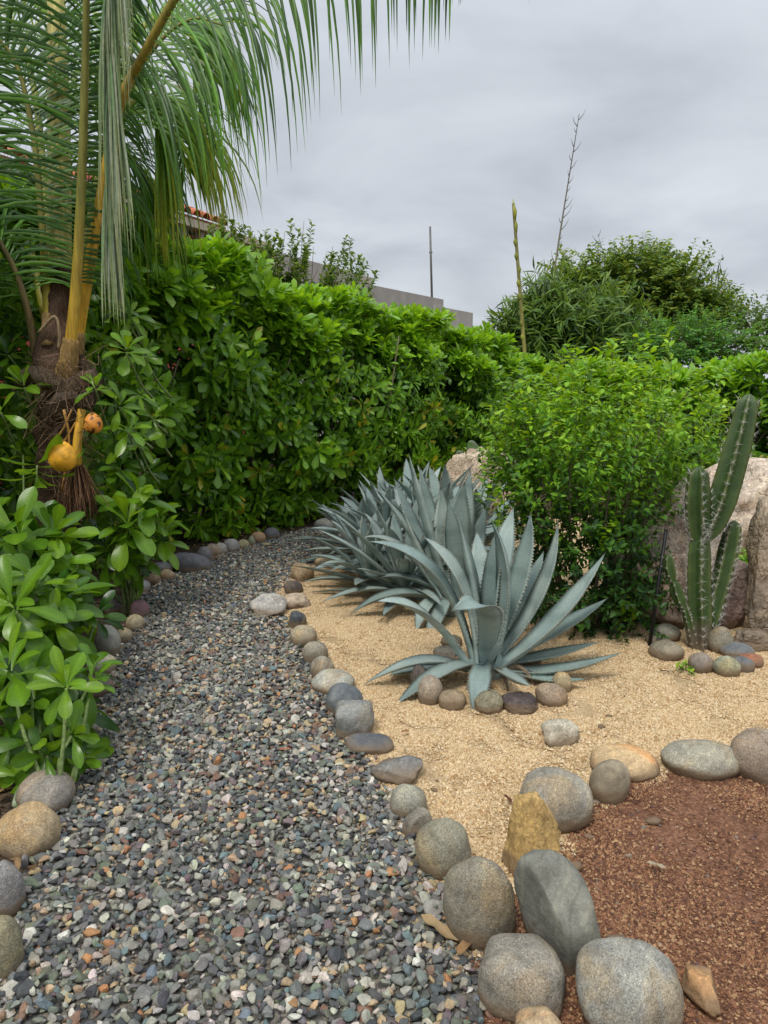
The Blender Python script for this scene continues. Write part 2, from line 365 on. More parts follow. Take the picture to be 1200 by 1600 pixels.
def pebble_mesh(k, mat, sub=2, cuts=5, box_=0.0):
    V, F = ICO[3]; V = V.copy(); r = np.random.default_rng(100 + k)
    for _ in range(cuts):
        n = nrm(r.normal(size=3)); d = r.uniform(0.5, 0.8); s = V @ n; V -= np.outer(np.maximum(s - d, 0) * 0.96, n)
    V *= np.array([1, r.uniform(0.6, 0.95), r.uniform(0.4, 0.65)])
    V *= (1 + 0.05 * np.sin(V @ r.normal(size=3) * 4))[:, None]
    mb = MB(); mb.add(V, F); return mb.mesh('pebble', mat, k % 3 == 0)
PEB = [pebble_mesh(k, M['pebble'], 2, 7 + k % 6) for k in range(12)]
PAL = np.array([(0.070, 0.073, 0.074), (0.11, 0.113, 0.108), (0.155, 0.156, 0.142), (0.20, 0.20, 0.175), (0.28, 0.265, 0.22), (0.40, 0.37, 0.30),
                (0.42, 0.31, 0.18), (0.20, 0.12, 0.08), (0.38, 0.19, 0.085), (0.155, 0.17, 0.12), (0.16, 0.12, 0.12), (0.54, 0.50, 0.42), (0.13, 0.17, 0.175)])
PW = np.array([13, 16, 17, 15, 13, 9, 6, 4, 1.8, 8, 3.5, 4, 6.0]); PW = PW / PW.sum()
sp = 0.0205
ax, ay = np.meshgrid(np.arange(-2.4, 1.2, sp), np.arange(0.9, 9.3, sp)); ax = ax.ravel(); ay = ay.ravel()
ax = ax + rng.uniform(-.5, .5, ax.size) * sp * 1.1; ay = ay + rng.uniform(-.5, .5, ay.size) * sp * 1.1
ex = ax + rng.normal(0, 0.022, ax.size); ey = ay + rng.normal(0, 0.022, ax.size)
k = inpoly(ex, ey, PATH); ax, ay = ax[k], ay[k]
def pebbles(name, x, y, size_lo, size_hi, zlo, zhi, pal, pw, big=0.0, brown=None):
    n = len(x); sz = np.exp(rng.normal(0, 0.30, n)) * (size_lo + size_hi) / 2; sz = np.clip(sz, size_lo * .8, size_hi * 1.5)
    z = hgt(x, y) + rng.uniform(zlo, zhi, n)
    rot = np.stack([rng.normal(0, 0.45, n), rng.normal(0, 0.45, n), rng.uniform(0, 6.28, n)], 1)
    scl = sz[:, None] * rng.uniform(0.8, 1.2, (n, 3))
    ci = rng.choice(len(pal), n, p=pw)
    if brown is not None:
        bm = rng.random(n) < brown(x, y); ci = np.where(bm, rng.choice([4, 5, 6, 7, 3], n), ci)
    c = pal[ci] * rng.uniform(0.8, 1.3, (n, 1)) * rng.uniform(0.93, 1.07, (n, 3))
    return scatter(name, np.stack([x, y, z], 1), rot, scl, rng.integers(0, 12, n), np.concatenate([c, np.ones((n, 1))], 1), PEB)
def brown_f(x, y): return 0.30 * np.exp(-((x + 0.55) ** 2 / 0.35 + (y - 4.3) ** 2 / 1.8)) + 0.06
o = pebbles('gravel', ax, ay, 0.0120, 0.0188, 0.0, 0.020, PAL, PW, brown=brown_f)
tag(o, 'grey blue and tan gravel covering the curved garden path', 'gravel', kind='stuff')

def grain_patch(kk, mat, pal, rad, n, size, zj):
    r = np.random.default_rng(kk); O = np.array([(1, 0, 0), (-1, 0, 0), (0, 1, 0), (0, -1, 0), (0, 0, 1), (0, 0, -.6)], float)
    F = np.array([(0, 2, 4), (2, 1, 4), (1, 3, 4), (3, 0, 4), (2, 0, 5), (1, 2, 5), (3, 1, 5), (0, 3, 5)])
    rr = rad * np.sqrt(r.random(n)); th = r.uniform(0, 6.28, n); s = size * np.exp(r.normal(0, .35, n))
    a = r.uniform(0, 6.28, n); V = O[None] * s[:, None, None] * r.uniform(.7, 1.25, (n, 1, 3))
    V = np.stack([V[..., 0] * np.cos(a)[:, None] - V[..., 1] * np.sin(a)[:, None], V[..., 0] * np.sin(a)[:, None] + V[..., 1] * np.cos(a)[:, None], V[..., 2]], 2)
    V += np.stack([rr * np.cos(th), rr * np.sin(th), r.uniform(-.3, zj, n) * size], 1)[:, None]
    C = pal[r.integers(0, len(pal), n)] * r.uniform(.85, 1.2, (n, 1))
    mb = MB(); mb.add(V.reshape(-1, 3), (F[None] + 6 * np.arange(n)[:, None, None]).reshape(-1, 3), np.repeat(C, 6, 0)); return mb.mesh('grains', mat, False)
SP = np.array([(0.62, 0.44, 0.24), (0.72, 0.55, 0.33), (0.80, 0.66, 0.46), (0.50, 0.33, 0.16), (0.66, 0.5, 0.3), (0.42, 0.26, 0.12), (0.76, 0.6, 0.38)])
RP = np.array([1.05, 1.03, 1.0]) * np.array([(0.20, 0.095, 0.052), (0.28, 0.15, 0.08), (0.14, 0.065, 0.038), (0.38, 0.24, 0.13), (0.10, 0.048, 0.032), (0.24, 0.115, 0.06)])
sand_p = [grain_patch(200 + i, M['grain'], SP * np.array([.84, .84, .82]), 0.09, 640, 0.0036, .4) for i in range(6)]
red_p = [grain_patch(300 + i, M['grain'], RP, 0.09, 150, 0.0036, .6) for i in range(6)]
def patches(name, z, n, ms, x0, x1, y0, y1, dens=None):
    x = rng.uniform(x0, x1, n); y = rng.uniform(y0, y1, n); k = zone_of(x, y) == z
    if dens is not None: k &= rng.random(n) < dens(x, y)
    x, y = x[k], y[k]; m = len(x)
    return scatter(name, np.stack([x, y, hgt(x, y) + 0.0008], 1), np.stack([0 * x, 0 * x, rng.uniform(0, 6.28, m)], 1), np.ones((m, 3)) * rng.uniform(.9, 1.15, (m, 1)),
                   rng.integers(0, 6, m), np.ones((m, 4)), ms)
tag(patches('sand_grains', 1, 5200, sand_p, -0.9, 3.6, 0.9, 8.6), 'coarse tan decomposed granite grains around the agaves', 'sand', kind='stuff')
tag(patches('soil_crumbs', 2, 2600, red_p, 0.2, 2.6, 0.9, 3.6, lambda x, y: np.clip(0.10 + 0.8 * np.sin(5 * x + 2.3 * y) * np.sin(4.3 * y - 2 * x) + 0.8 * np.exp(-(x - .8) ** 2 * 7), 0.12, 1)),
    'loose red brown crumbs on the bare soil bed', 'soil crumbs', kind='stuff')
GP = np.array([(0.10, 0.10, 0.095), (0.2, 0.19, 0.16), (0.3, 0.26, 0.2), (0.06, 0.062, 0.065), (0.26, 0.18, 0.11), (0.42, 0.38, 0.3)])
tag(patches('gravel_fines', 0, 450, [grain_patch(400 + i, M['grain'], GP, 0.09, 200, 0.0046, 1.8) for i in range(6)], -2.4, 1.0, 0.9, 9.0), 'fine chips and grit between the larger pebbles of the path', 'grit', kind='stuff')
# small stones lying on the red bed and along the edge of the path
nx = 2600; x = rng.uniform(0.4, 2.5, nx); y = 1.0 + 2.6 * rng.random(nx); k = (zone_of(x, y) == 2) & (rng.random(nx) < np.clip(1.1 - (x - .5) * .75, .12, 1)); x, y = x[k], y[k]
REDP = np.array([(0.20, 0.10, 0.07), (0.3, 0.17, 0.10), (0.13, 0.07, 0.06), (0.38, 0.27, 0.17), (0.24, 0.11, 0.06), (0.2, 0.18, 0.15)])
tag(pebbles('soil_stones', x, y, 0.004, 0.0095, 0, 0.003, REDP, np.ones(6) / 6), 'tiny brown stones strewn over the red soil', 'small stones', kind='stuff')
nx = 1300; x = rng.uniform(-0.3, 2.6, nx); y = rng.uniform(2.0, 6.5, nx); k = zone_of(x, y) == 1; x, y = x[k], y[k]
tag(pebbles('bark_crumbs', x, y, 0.003, 0.007, 0, 0.002, np.array([(0.10, 0.045, 0.025), (0.06, 0.035, 0.025), (0.17, 0.09, 0.05), (0.22, 0.13, 0.07)]), np.ones(4) / 4), 'dark brown crumbs of bark and soil on the tan sand', 'crumbs', kind='stuff')

# ------------------------------------------------------------------ stones
def rock_mesh(seed, a, b, c, kind, col, yaw=0, roll=0, sub=4, cuts=None, boxy=0.15, fac=()):
    V, F = ICO[sub]; V = V.copy(); r = np.random.default_rng(seed)
    if boxy: V = V / (np.sum(np.abs(V) ** (2 + boxy * 6), 1) ** (1 / (2 + boxy * 6)))[:, None]
    nc, lo, hi, hard = cuts if cuts else (3, .84, .97, .5)
    for _ in range(nc):
        n = nrm(r.normal(size=3) * np.array([1, 1, .8])); d = r.uniform(lo, hi); s = V @ n; V -= np.outer(np.maximum(s - d, 0) * hard, n)
    for n, d in fac:
        n = nrm(n); q_ = V @ n; V -= np.outer(np.maximum(q_ - d, 0) * .96, n)
    off = r.uniform(0, 50, 3); big = 0.10 if kind in ('rough', 'boulder') else 0.055
    amp = np.array([mnoise.noise(Vector(v * 1.1 + off)) * big * 1.6 + mnoise.noise(Vector(v * 2.7 + off)) * big * .7
                    + (mnoise.noise(Vector(v * 7 + off)) * .05 + abs(mnoise.noise(Vector(v * 4 + off))) * -.10 - abs(mnoise.noise(Vector((v[0] * 9, v[1] * 9, v[2] * 14)) + Vector(off))) * .035 if kind in ('rough', 'boulder') else mnoise.noise(Vector(v * 6 + off)) * .010) for v in V])
    V *= (1 + amp)[:, None]; V *= np.array([a, b, c])
    cr, sr = math.cos(roll), math.sin(roll); V = V @ np.array([(cr, 0, sr), (0, 1, 0), (-sr, 0, cr)])
    cy_, sy = math.cos(yaw), math.sin(yaw); V = V @ np.array([(cy_, sy, 0), (-sy, cy_, 0), (0, 0, 1)])
    mb = MB(); mb.add(V, F, col); return mb.mesh('stone', M[kind])
ROCKS = []
def rock(px, py, wpx, hpx, kind, col, label, name='stone', cat='stone', group=None, b=1.0, yaw=None, roll=0.0, cuts=None, boxy=.03, fac=(), sub=None, dz=0.0, sink=0.6):
    i = len(ROCKS); yb, yt = py + hpx / 2, py - hpx / 2
    Yf = G(px, yb)[1]; dep = proj(G(px, yb))[2][0]; a = wpx / 2 / F_PX * dep; bb = a * b
    Yc = Yf + bb * .88
    top = P(px, yt, Yc + bb * .2)[2]
    while top < 0.3 * bb and bb > 0.02:
        bb *= .9; Yc = Yf + bb * .88; top = P(px, yt, Yc + bb * .2)[2]
    c = max(top, .012) / (1 + sink)
    x = P(px, py, Yc)[0]
    if yaw is None: yaw = random.uniform(-.5, .5) if abs(b - 1) < .3 and roll == 0 else 0
    me = rock_mesh(500 + i, a * 1.03, bb, c * 1.03, kind, col, yaw, roll, sub or (4 if wpx > 45 else 3), cuts, boxy, fac)
    o = bpy.data.objects.new(name, me); COL.objects.link(o); o.location = (x, Yc, float(hgt(x, Yc)) * .5 + sink * c + dz)
    tag(o, label, cat, group); ROCKS.append(o); return o
gA = 'cobbles edging the right side of the gravel path'
gB = 'large cobbles bordering the red soil bed'
gC = 'cobbles edging the left side of the gravel path'
gD = 'cobbles ringed round the front agave'
gE = 'cobbles ringed round the cactus'
BG = (0.26, 0.245, 0.205); GR = (0.2, 0.2, 0.185); WT = (0.42, 0.40, 0.34); BR = (0.25, 0.20, 0.145); DK = (0.105, 0.115, 0.12); TN = (0.42, 0.31, 0.185); PU = (0.14, 0.10, 0.115)
for r_ in [
 # right edge of the path, near to far
 (842, 1620, 80, 84, 'tan', TN, 'tan cobble cut off by the bottom edge of the picture below the round grey ones', gA, {}),
 (815, 1535, 130, 132, 'granite', (0.235, 0.215, 0.175), 'squarish brown grey cobble lowest of the path edge row beside the dark gravel', gA, dict(boxy=.12)),
 (748, 1412, 112, 145, 'granite', (0.225, 0.205, 0.155), 'tall egg shaped brown cobble leaning beside the grey striped slab stone', gA, dict(b=.8, roll=.12)),
 (693, 1332, 86, 98, 'granite', (0.24, 0.225, 0.165), 'olive brown cobble behind the tall egg shaped one on the path edge', gA, dict(roll=.2)),
 (638, 1256, 58, 58, 'granite', (0.27, 0.26, 0.205), 'speckled half round cobble resting behind a broken flat faced one', gA, {}),
 (652, 1287, 46, 62, 'granite', (0.22, 0.2, 0.16), 'broken flat faced cobble lying against the speckled half round one', gA, dict(cuts=(7, .5, .8, .95))),
 (625, 1205, 90, 44, 'rough', (0.19, 0.19, 0.18), 'flat grey cracked stone on the sand edge between cobble and dark slab', gA, dict(cuts=(8, .6, .85, .9), b=.7)),
 (578, 1166, 76, 34, 'smooth', (0.115, 0.12, 0.125), 'low flat dark slate coloured stone next to the blocky grey cobble', gA, dict(b=.7)),
 (554, 1128, 58, 58, 'granite', (0.215, 0.22, 0.205), 'blocky flat topped grey cobble on the path edge', gA, dict(boxy=.5)),
 (538, 1096, 58, 56, 'smooth', (0.15, 0.165, 0.17), 'blue grey cobble touching the back of the blocky flat topped one', gA, {}),
 (520, 1068, 66, 42, 'granite', (0.38, 0.375, 0.32), 'pale speckled oval cobble between the blue grey one and two small round ones', gA, {}),
 (503, 1043, 38, 38, 'granite', (0.285, 0.26, 0.205), 'small round brown cobble right behind the pale oval cobble', gA, {}),
 (492, 1020, 40, 38, 'granite', (0.27, 0.245, 0.19), 'small brown domed cobble middle of three alike on the sand edge', gA, {}),
 (474, 993, 42, 36, 'granite', (0.35, 0.30, 0.21), 'yellowish tan round cobble in front of the black angular stone', gA, {}),
 (463, 968, 32, 30, 'rough', (0.085, 0.095, 0.1), 'small black angular stone beside the buried flat rocks', gA, dict(cuts=(8, .6, .85, .9))),
 (420, 948, 66, 38, 'rough', (0.42, 0.40, 0.365), 'pale grey flat rock half buried at the sandy corner of the path', gA, dict(cuts=(8, .6, .85, .9), b=1.1, sink=.3)),
 (465, 942, 58, 26, 'rough', (0.5, 0.40, 0.3), 'flat pinkish tan rock half buried beside the pale grey one', gA, dict(cuts=(8, .6, .85, .9), sink=.3)),
 (458, 919, 30, 24, 'rough', (0.15, 0.125, 0.105), 'little dark brown stone in front of the angular tan block', gA, {}),
 (471, 894, 40, 36, 'rough', (0.36, 0.26, 0.15), 'angular tan and brown block at the bend of the path', gA, dict(cuts=(9, .55, .8, .95))),
 (505, 879, 26, 18, 'tan', (0.5, 0.37, 0.22), 'small orange tan stone left of the grey one near the agave tips', gA, {}),
 (522, 872, 18, 16, 'smooth', (0.26, 0.25, 0.25), 'small grey stone between two orange tan stones near the agaves', gA, {}),
 (523, 858, 20, 16, 'tan', (0.52, 0.38, 0.2), 'small rounded yellow stone farthest along the sand edge', gA, {}),
 # red soil bed
 (978, 1560, 168, 168, 'granite', (0.265, 0.26, 0.225), 'largest round grey boulder at the bottom corner of the red soil', gB, dict(b=.95)),
 (872, 1432, 118, 196, 'smooth', (0.19, 0.19, 0.16), 'long dark grey slab stone with a chipped front edge leaning over', gB, dict(b=1.0, roll=.28, boxy=.12, fac=[((-.8, -.5, .15), .52), ((.3, -.6, .75), .8)])),
 (830, 1304, 84, 134, 'rough', (0.46, 0.31, 0.12), 'upright yellow ochre angular rock between grey cobbles', gB, dict(b=.75, boxy=.2, roll=-.1, fac=[((.35, -.8, .45), .60), ((-.9, -.3, .1), .72), ((.6, 0, .8), .84)])),
 (866, 1252, 118, 98, 'granite', (0.275, 0.255, 0.205), 'broad domed grey cobble behind the yellow ochre rock', gB, dict(boxy=.06)),
 (952, 1220, 60, 72, 'smooth', (0.27, 0.23, 0.16), 'brown upright pebble shaped cobble leaning on the flat orange one', gB, dict(roll=-.2, b=.8)),
 (974, 1199, 104, 54, 'tan', (0.5, 0.36, 0.2), 'flat orange tan stone behind the brown upright cobble', gB, {}),
 (1095, 1192, 122, 62, 'granite', (0.315, 0.295, 0.23), 'long low speckled grey green cobble at the far rim of the red soil', gB, dict(b=.7)),
 (1186, 1182, 84, 92, 'granite', (0.30, 0.24, 0.18), 'round brownish cobble cut by the right edge of the picture', gB, {}),
 (1093, 1552, 66, 80, 'rough', (0.48, 0.27, 0.12), 'angular orange brown rock alone on the red soil', 'loose rocks on the beds', dict(cuts=(9, .6, .85, .85), b=1.5)),
 (870, 1147, 66, 50, 'rough', (0.46, 0.42, 0.33), 'pale cracked flat stone alone on the sand in front of the agave', 'loose rocks on the beds', dict(cuts=(7, .6, .9, .9))),
 # left edge, near to far
 (2, 1490, 62, 110, 'granite', (0.22, 0.20, 0.13), 'olive cobble cut by the left edge, lowest of the left row', gC, {}),
 (8, 1394, 54, 92, 'granite', (0.23, 0.22, 0.21), 'grey cobble cut by the left edge below the rusty speckled one', gC, {}),
 (45, 1307, 94, 92, 'granite', (0.36, 0.28, 0.17), 'round rusty speckled cobble on the left edge of the path', gC, {}),
 (70, 1243, 84, 74, 'granite', (0.26, 0.235, 0.2), 'round grey brown cobble just behind the rusty speckled one', gC, {}),
 (92, 1196, 78, 62, 'granite', (0.255, 0.23, 0.19), 'cobble partly hidden under hanging green leaves on the left edge', gC, {}),
 (128, 1140, 48, 40, 'smooth', (0.34, 0.33, 0.31), 'pale cobble mostly covered by the bright green leaf rosette', gC, {}),
 (150, 1072, 52, 34, 'smooth', PU, 'flat purple grey cobble below the pale cream one on the left edge', gC, {}),
 (158, 1039, 46, 38, 'granite', (0.46, 0.43, 0.34), 'pale cream oval cobble on the left edge of the path', gC, {}),
 (169, 1002, 38, 52, 'smooth', (0.255, 0.25, 0.215), 'tall grey upright cobble beside a small tan one on the left edge', gC, dict(b=.8)),
 (194, 993, 24, 26, 'tan', (0.38, 0.34, 0.24), 'small tan cobble tucked against the tall grey upright one', gC, {}),
 (211, 975, 28, 28, 'granite', (0.34, 0.29, 0.19), 'small round tan cobble in front of the purple one', gC, {}),
 (218, 953, 30, 30, 'smooth', (0.19, 0.11, 0.13), 'reddish purple cobble on the left edge under the shrub', gC, {}),
 (196, 948, 24, 26, 'smooth', (0.13, 0.12, 0.11), 'dark cobble in shade just left of the reddish purple one', gC, {}),
 (178, 946, 30, 30, 'smooth', (0.11, 0.1, 0.1), 'blackish cobble in deep shade under the big leaves', gC, {}),
 (214, 918, 40, 26, 'granite', (0.25, 0.25, 0.24), 'grey stone below the drooping leaves behind the purple cobble', gC, {}),
 (238, 904, 26, 20, 'rough', (0.24, 0.17, 0.11), 'low brown stone left of the light tan broken piece', gC, {}),
 (261, 899, 24, 20, 'tan', (0.42, 0.32, 0.2), 'light tan broken stone piece in front of the long dark rock', gC, {}),
 (252, 888, 34, 20, 'smooth', (0.15, 0.15, 0.16), 'slate grey stone behind the light tan broken piece', gC, {}),
 (298, 880, 64, 32, 'smooth', (0.135, 0.135, 0.15), 'long dark blue grey rock lying along the hedge foot', gC, dict(b=.6, roll=-.15)),
 (319, 868, 24, 26, 'smooth', (0.2, 0.19, 0.19), 'grey rounded stone at the right end of the long dark rock', gC, {}),
 (332, 862, 24, 24, 'granite', (0.28, 0.23, 0.18), 'brownish round stone next after the grey one by the hedge', gC, {}),
 (345, 860, 20, 22, 'granite', (0.31, 0.29, 0.26), 'light grey small stone right of the brownish round one', gC, {}),
 (361, 854, 26, 24, 'smooth', (0.31, 0.30, 0.29), 'smooth light grey stone in the far hedge row', gC, {}),
 (380, 852, 20, 18, 'tan', (0.36, 0.33, 0.2), 'yellowish stone right of the smooth light grey one', gC, {}),
 (393, 847, 12, 18, 'smooth', (0.22, 0.24, 0.16), 'narrow greenish stone wedged beside the rusty one', gC, {}),
 (403, 840, 24, 20, 'tan', (0.36, 0.24, 0.14), 'rusty brown round stone in the far hedge row', gC, {}),
 (424, 834, 26, 20, 'smooth', (0.13, 0.13, 0.14), 'dark charcoal stone right of the rusty round one', gC, {}),
 (508, 820, 34, 22, 'granite', (0.27, 0.27, 0.25), 'grey stone at the far end of the path by the agave', gC, {}),
 # round the front agave
 (655, 1062, 30, 44, 'rough', (0.12, 0.1, 0.085), 'dark brown stone at the left end of the agave ring', gD, {}),
 (672, 1080, 38, 50, 'granite', (0.30, 0.255, 0.2), 'grey brown stone under the drooping left agave leaf', gD, {}),
 (706, 1096, 44, 34, 'granite', (0.27, 0.205, 0.135), 'brown oval cobble left of the hanging agave leaf', gD, {}),
 (764, 1100, 46, 40, 'rough', (0.25, 0.225, 0.15), 'greenish brown cobble behind the hanging agave leaf', gD, {}),
 (812, 1102, 56, 38, 'rough', (0.085, 0.068, 0.065), 'very dark wide cobble in the agave ring', gD, {}),
 (861, 1090, 48, 40, 'granite', (0.285, 0.22, 0.155), 'warm brown rounded cobble right of the very dark one', gD, {}),
 (878, 1068, 30, 36, 'tan', (0.36, 0.29, 0.17), 'tan stone at the right end of the agave ring', gD, {}),
 (829, 1034, 32, 28, 'rough', (0.22, 0.13, 0.105), 'reddish brown stone behind the agave heart', gD, {}),
 (700, 1026, 46, 30, 'rough', (0.13, 0.12, 0.1), 'dark stone behind the agave on the left', gD, {}),
 (705, 1003, 34, 22, 'rough', (0.10, 0.11, 0.08), 'mossy dark rock between the two biggest agaves', gD, {}),
 # round the cactus
 (1041, 1018, 52, 32, 'smooth', (0.24, 0.21, 0.15), 'oval brown cobble at the foot of the black rod', gE, {}),
 (1028, 1001, 38, 24, 'smooth', (0.22, 0.2, 0.15), 'flat brown cobble behind the oval one by the black rod', gE, {}),
 (1041, 990, 42, 30, 'smooth', (0.21, 0.205, 0.16), 'grey green cobble hindmost of the three by the rod', gE, {}),
 (1095, 1037, 38, 34, 'granite', (0.235, 0.2, 0.165), 'round brown grey cobble in front of the cactus base', gE, {}),
 (1136, 1043, 42, 34, 'granite', (0.31, 0.32, 0.22), 'pale green egg shaped cobble right of the round brown one', gE, dict(roll=-.4, b=.8)),
 (1126, 1000, 36, 44, 'granite', (0.25, 0.23, 0.175), 'tall grey cobble close behind the cactus base', gE, {}),
 (1151, 1018, 52, 28, 'smooth', (0.17, 0.18, 0.185), 'long blue grey cobble right of the cactus', gE, {}),
 (1159, 1039, 38, 26, 'smooth', (0.13, 0.14, 0.15), 'flat dark blue cobble under the rusty orange one', gE, {}),
 (1173, 1033, 36, 24, 'tan', (0.33, 0.15, 0.085), 'rusty orange cobble at the right end of the cactus ring', gE, {}),
]:
    px, py, wp, hp, kd, c_, lab, g_, kw = r_
    rock(px, py, wp, hp, kd, c_, lab, group=g_, **kw)
# boulders
BO = (0.42, 0.34, 0.285)
gb = 'granite boulders behind the cactus and shrub'
for r_ in [
 (760, 775, 150, 140, (0.53, 0.43, 0.32), 'pink tan boulder behind the agave row and left of the shrub', dict(b=.8)),
 (1165, 805, 320, 180, (0.56, 0.47, 0.37), 'broad pale pink boulder behind the cactus arms', dict(b=.7)),
 (1030, 850, 190, 220, (0.54, 0.47, 0.38), 'pale wrinkled boulder half hidden by the leafy shrub', dict(b=.5)),
 (1035, 925, 170, 120, (0.38, 0.29, 0.22), 'low pinkish brown boulder behind the black rod', dict(b=.5)),
 (1140, 930, 88, 106, (0.33, 0.24, 0.2), 'reddish brown rounded boulder right of the cactus base', dict(b=.7)),
 (1226, 895, 116, 220, (0.33, 0.27, 0.2), 'tall rough tan boulder cut by the right edge of the picture', dict(b=.7)),
 (1185, 1000, 90, 34, (0.2, 0.16, 0.12), 'low brown ledge of rock below the tall boulder', dict(b=.5)),
]:
    px, py, wp, hp, c_, lab, kw = r_
    rock(px, py, wp, hp, 'boulder', c_, lab, name='boulder', cat='boulder', group=gb, sub=5, cuts=(10, .6, .9, .85), boxy=.3, **kw)

# ------------------------------------------------------------------ leaves
def leaf_tmpl(prof, rows, fold=0.18, curl=0.25, wave=0.0, cols=2):
    """Unit leaf along +Y, face up +Z. prof: half width against length."""
    ts = np.linspace(0, 1, rows + 1) ** (.72 if rows > 3 else 1); hw = np.interp(ts, *zip(*prof)); V = []; rib = []
    for i, t in enumerate(ts):
        for j in range(cols + 1):
            x = (j / cols * 2 - 1); V.append((x * hw[i], t, -curl * t * t + fold * abs(x) * hw[i] + wave * math.sin(t * 9) * x * hw[i])); rib.append(1 - abs(x))
    F = [(i * (cols + 1) + j, i * (cols + 1) + j + 1, (i + 1) * (cols + 1) + j + 1, (i + 1) * (cols + 1) + j) for i in range(rows) for j in range(cols)]
    return np.array(V, float), np.array(F), np.array(rib)
OB = [(0, .02), (.15, .045), (.35, .105), (.55, .175), (.75, .225), (.88, .20), (.95, .14), (1, .03)]
OBN = [(0, .02), (.2, .05), (.45, .13), (.7, .18), (.88, .15), (.95, .10), (1, .02)]
EL = [(0, .03), (.2, .18), (.5, .27), (.75, .2), (1, .02)]
NA = [(0, .02), (.2, .08), (.5, .085), (1, .004)]
T_OB = [leaf_tmpl(OB, 6, .25, .10), leaf_tmpl(OBN, 6, .3, .30), leaf_tmpl(OB, 6, .1, .5)]
T_OBL = [leaf_tmpl(OB, 4, .25, .10), leaf_tmpl(OBN, 4, .3, .30), leaf_tmpl(OB, 4, .1, .5)]
T_BIG = [leaf_tmpl(OB, 10, .28, .12, .06, 4), leaf_tmpl(OBN, 10, .32, .4, .08, 4), leaf_tmpl(OB, 10, .15, .55, .1, 4)]
T_EL = [leaf_tmpl(EL, 3, .2, .1), leaf_tmpl(EL, 3, .3, .3)]
T_NA = [leaf_tmpl(NA, 3, .2, .15), leaf_tmpl(NA, 3, .3, .45)]
ZB = {}
def frame(d, up=(0, 0, 1)):
    """Rotation with Y along d and Z near up; d, up are (n,3)."""
    d = d / (np.linalg.norm(d, axis=1, keepdims=True) + 1e-9); up = np.broadcast_to(up, d.shape)
    x = np.cross(d, up); x /= (np.linalg.norm(x, axis=1, keepdims=True) + 1e-6); z = np.cross(x, d)
    return np.stack([x, d, z], 2)
class Leaves:
    def __init__(s, tmpl, pal, mat, rib=(1.35, 1.3, 1.2)):
        s.t, s.pal, s.mat, s.rib = tmpl, np.array(pal, float), mat, np.array(rib); s.a = []
    def add(s, p, d, up, size, ci, ti=None):
        n = len(p); s.a.append((np.asarray(p), frame(np.asarray(d), up), np.broadcast_to(size, (n,)), np.broadcast_to(ci, (n,)), rng.integers(0, len(s.t), n) if ti is None else np.broadcast_to(ti, (n,))))
    def build(s, root, n_obj=300, leaf='leaf', rest='foliage', cell=10):
        p = np.concatenate([a[0] for a in s.a]); Rm = np.concatenate([a[1] for a in s.a]); sz = np.concatenate([a[2] for a in s.a]); ci = np.concatenate([a[3] for a in s.a]).astype(int); ti = np.concatenate([a[4] for a in s.a])
        mid = p + Rm[:, :, 1] * (sz * .6)[:, None]; u, v, dep = proj(mid); vis = (dep > .2) & (u > 0) & (u < 1200) & (v > 0) & (v < 1600)
        key = np.stack([(u // cell), (v // cell)], 1).astype(int); app = sz / np.maximum(dep, .1) * F_PX; facing = np.abs(np.einsum('ij,ij->i', Rm[:, :, 2], nrm_rows(mid - np.array([0, 0, CAM_Z]))))
        order = np.argsort(dep); chosen = []
        for i in order:
            if not vis[i]: continue
            k = (key[i, 0], key[i, 1]); z = ZB.get(k)
            if z is None or dep[i] < z + .04: chosen.append(i)
            if z is None: ZB[k] = dep[i]
        chosen = np.array(chosen, int)
        if len(chosen) > n_obj: chosen = chosen[np.argsort(-(app * (0.3 + facing))[chosen])[:n_obj]]
        if n_obj == 0: chosen = chosen[:0]
        sel = np.zeros(len(p), bool); sel[chosen] = True; meshes = {}; rl = world_loc(root)
        for i in np.nonzero(sel)[0]:
            k = (ti[i], ci[i])
            if k not in meshes:
                V, F, rib = s.t[ti[i]]; mb = MB(); mb.add(V, F, s.pal[ci[i]] * (1 + (s.rib - 1) * (rib[:, None] ** 3))); meshes[k] = mb.mesh(leaf, s.mat)
            o = bpy.data.objects.new(leaf, meshes[k]); COL.objects.link(o); o.parent = root
            m = Matrix.Identity(4)
            for a in range(3):
                for b in range(3): m[a][b] = float(Rm[i, a, b] * sz[i])
                m[a][3] = float(p[i, a] - rl[a])
            o.matrix_basis = m
        r_ = np.nonzero(~sel)[0]
        if len(r_):
            mb = MB()
            for t in range(len(s.t)):
                k = r_[ti[r_] == t]
                if not len(k): continue
                V, F, rib = s.t[t]; W = np.einsum('nij,vj->nvi', Rm[k] * sz[k][:, None, None], V) + p[k][:, None]
                C = (s.pal[ci[k]] * rng.uniform(.8, 1.2, (len(k), 1)))[:, None] * (1 + (s.rib - 1) * (rib[None, :, None] ** 3))
                mb.add(W.reshape(-1, 3), (F[None] + len(V) * np.arange(len(k))[:, None, None]).reshape(-1, F.shape[1]), C.reshape(-1, 3))
            tag(mb.build(rest, s.mat, root), kind='stuff')
def nrm_rows(v): return v / (np.linalg.norm(v, axis=1, keepdims=True) + 1e-9)
GREENS = [(0.105, 0.245, 0.016), (0.155, 0.325, 0.020), (0.215, 0.40, 0.024), (0.068, 0.175, 0.015), (0.034, 0.105, 0.015), (0.19, 0.40, 0.025), (0.34, 0.33, 0.03), (0.45, 0.30, 0.03)]
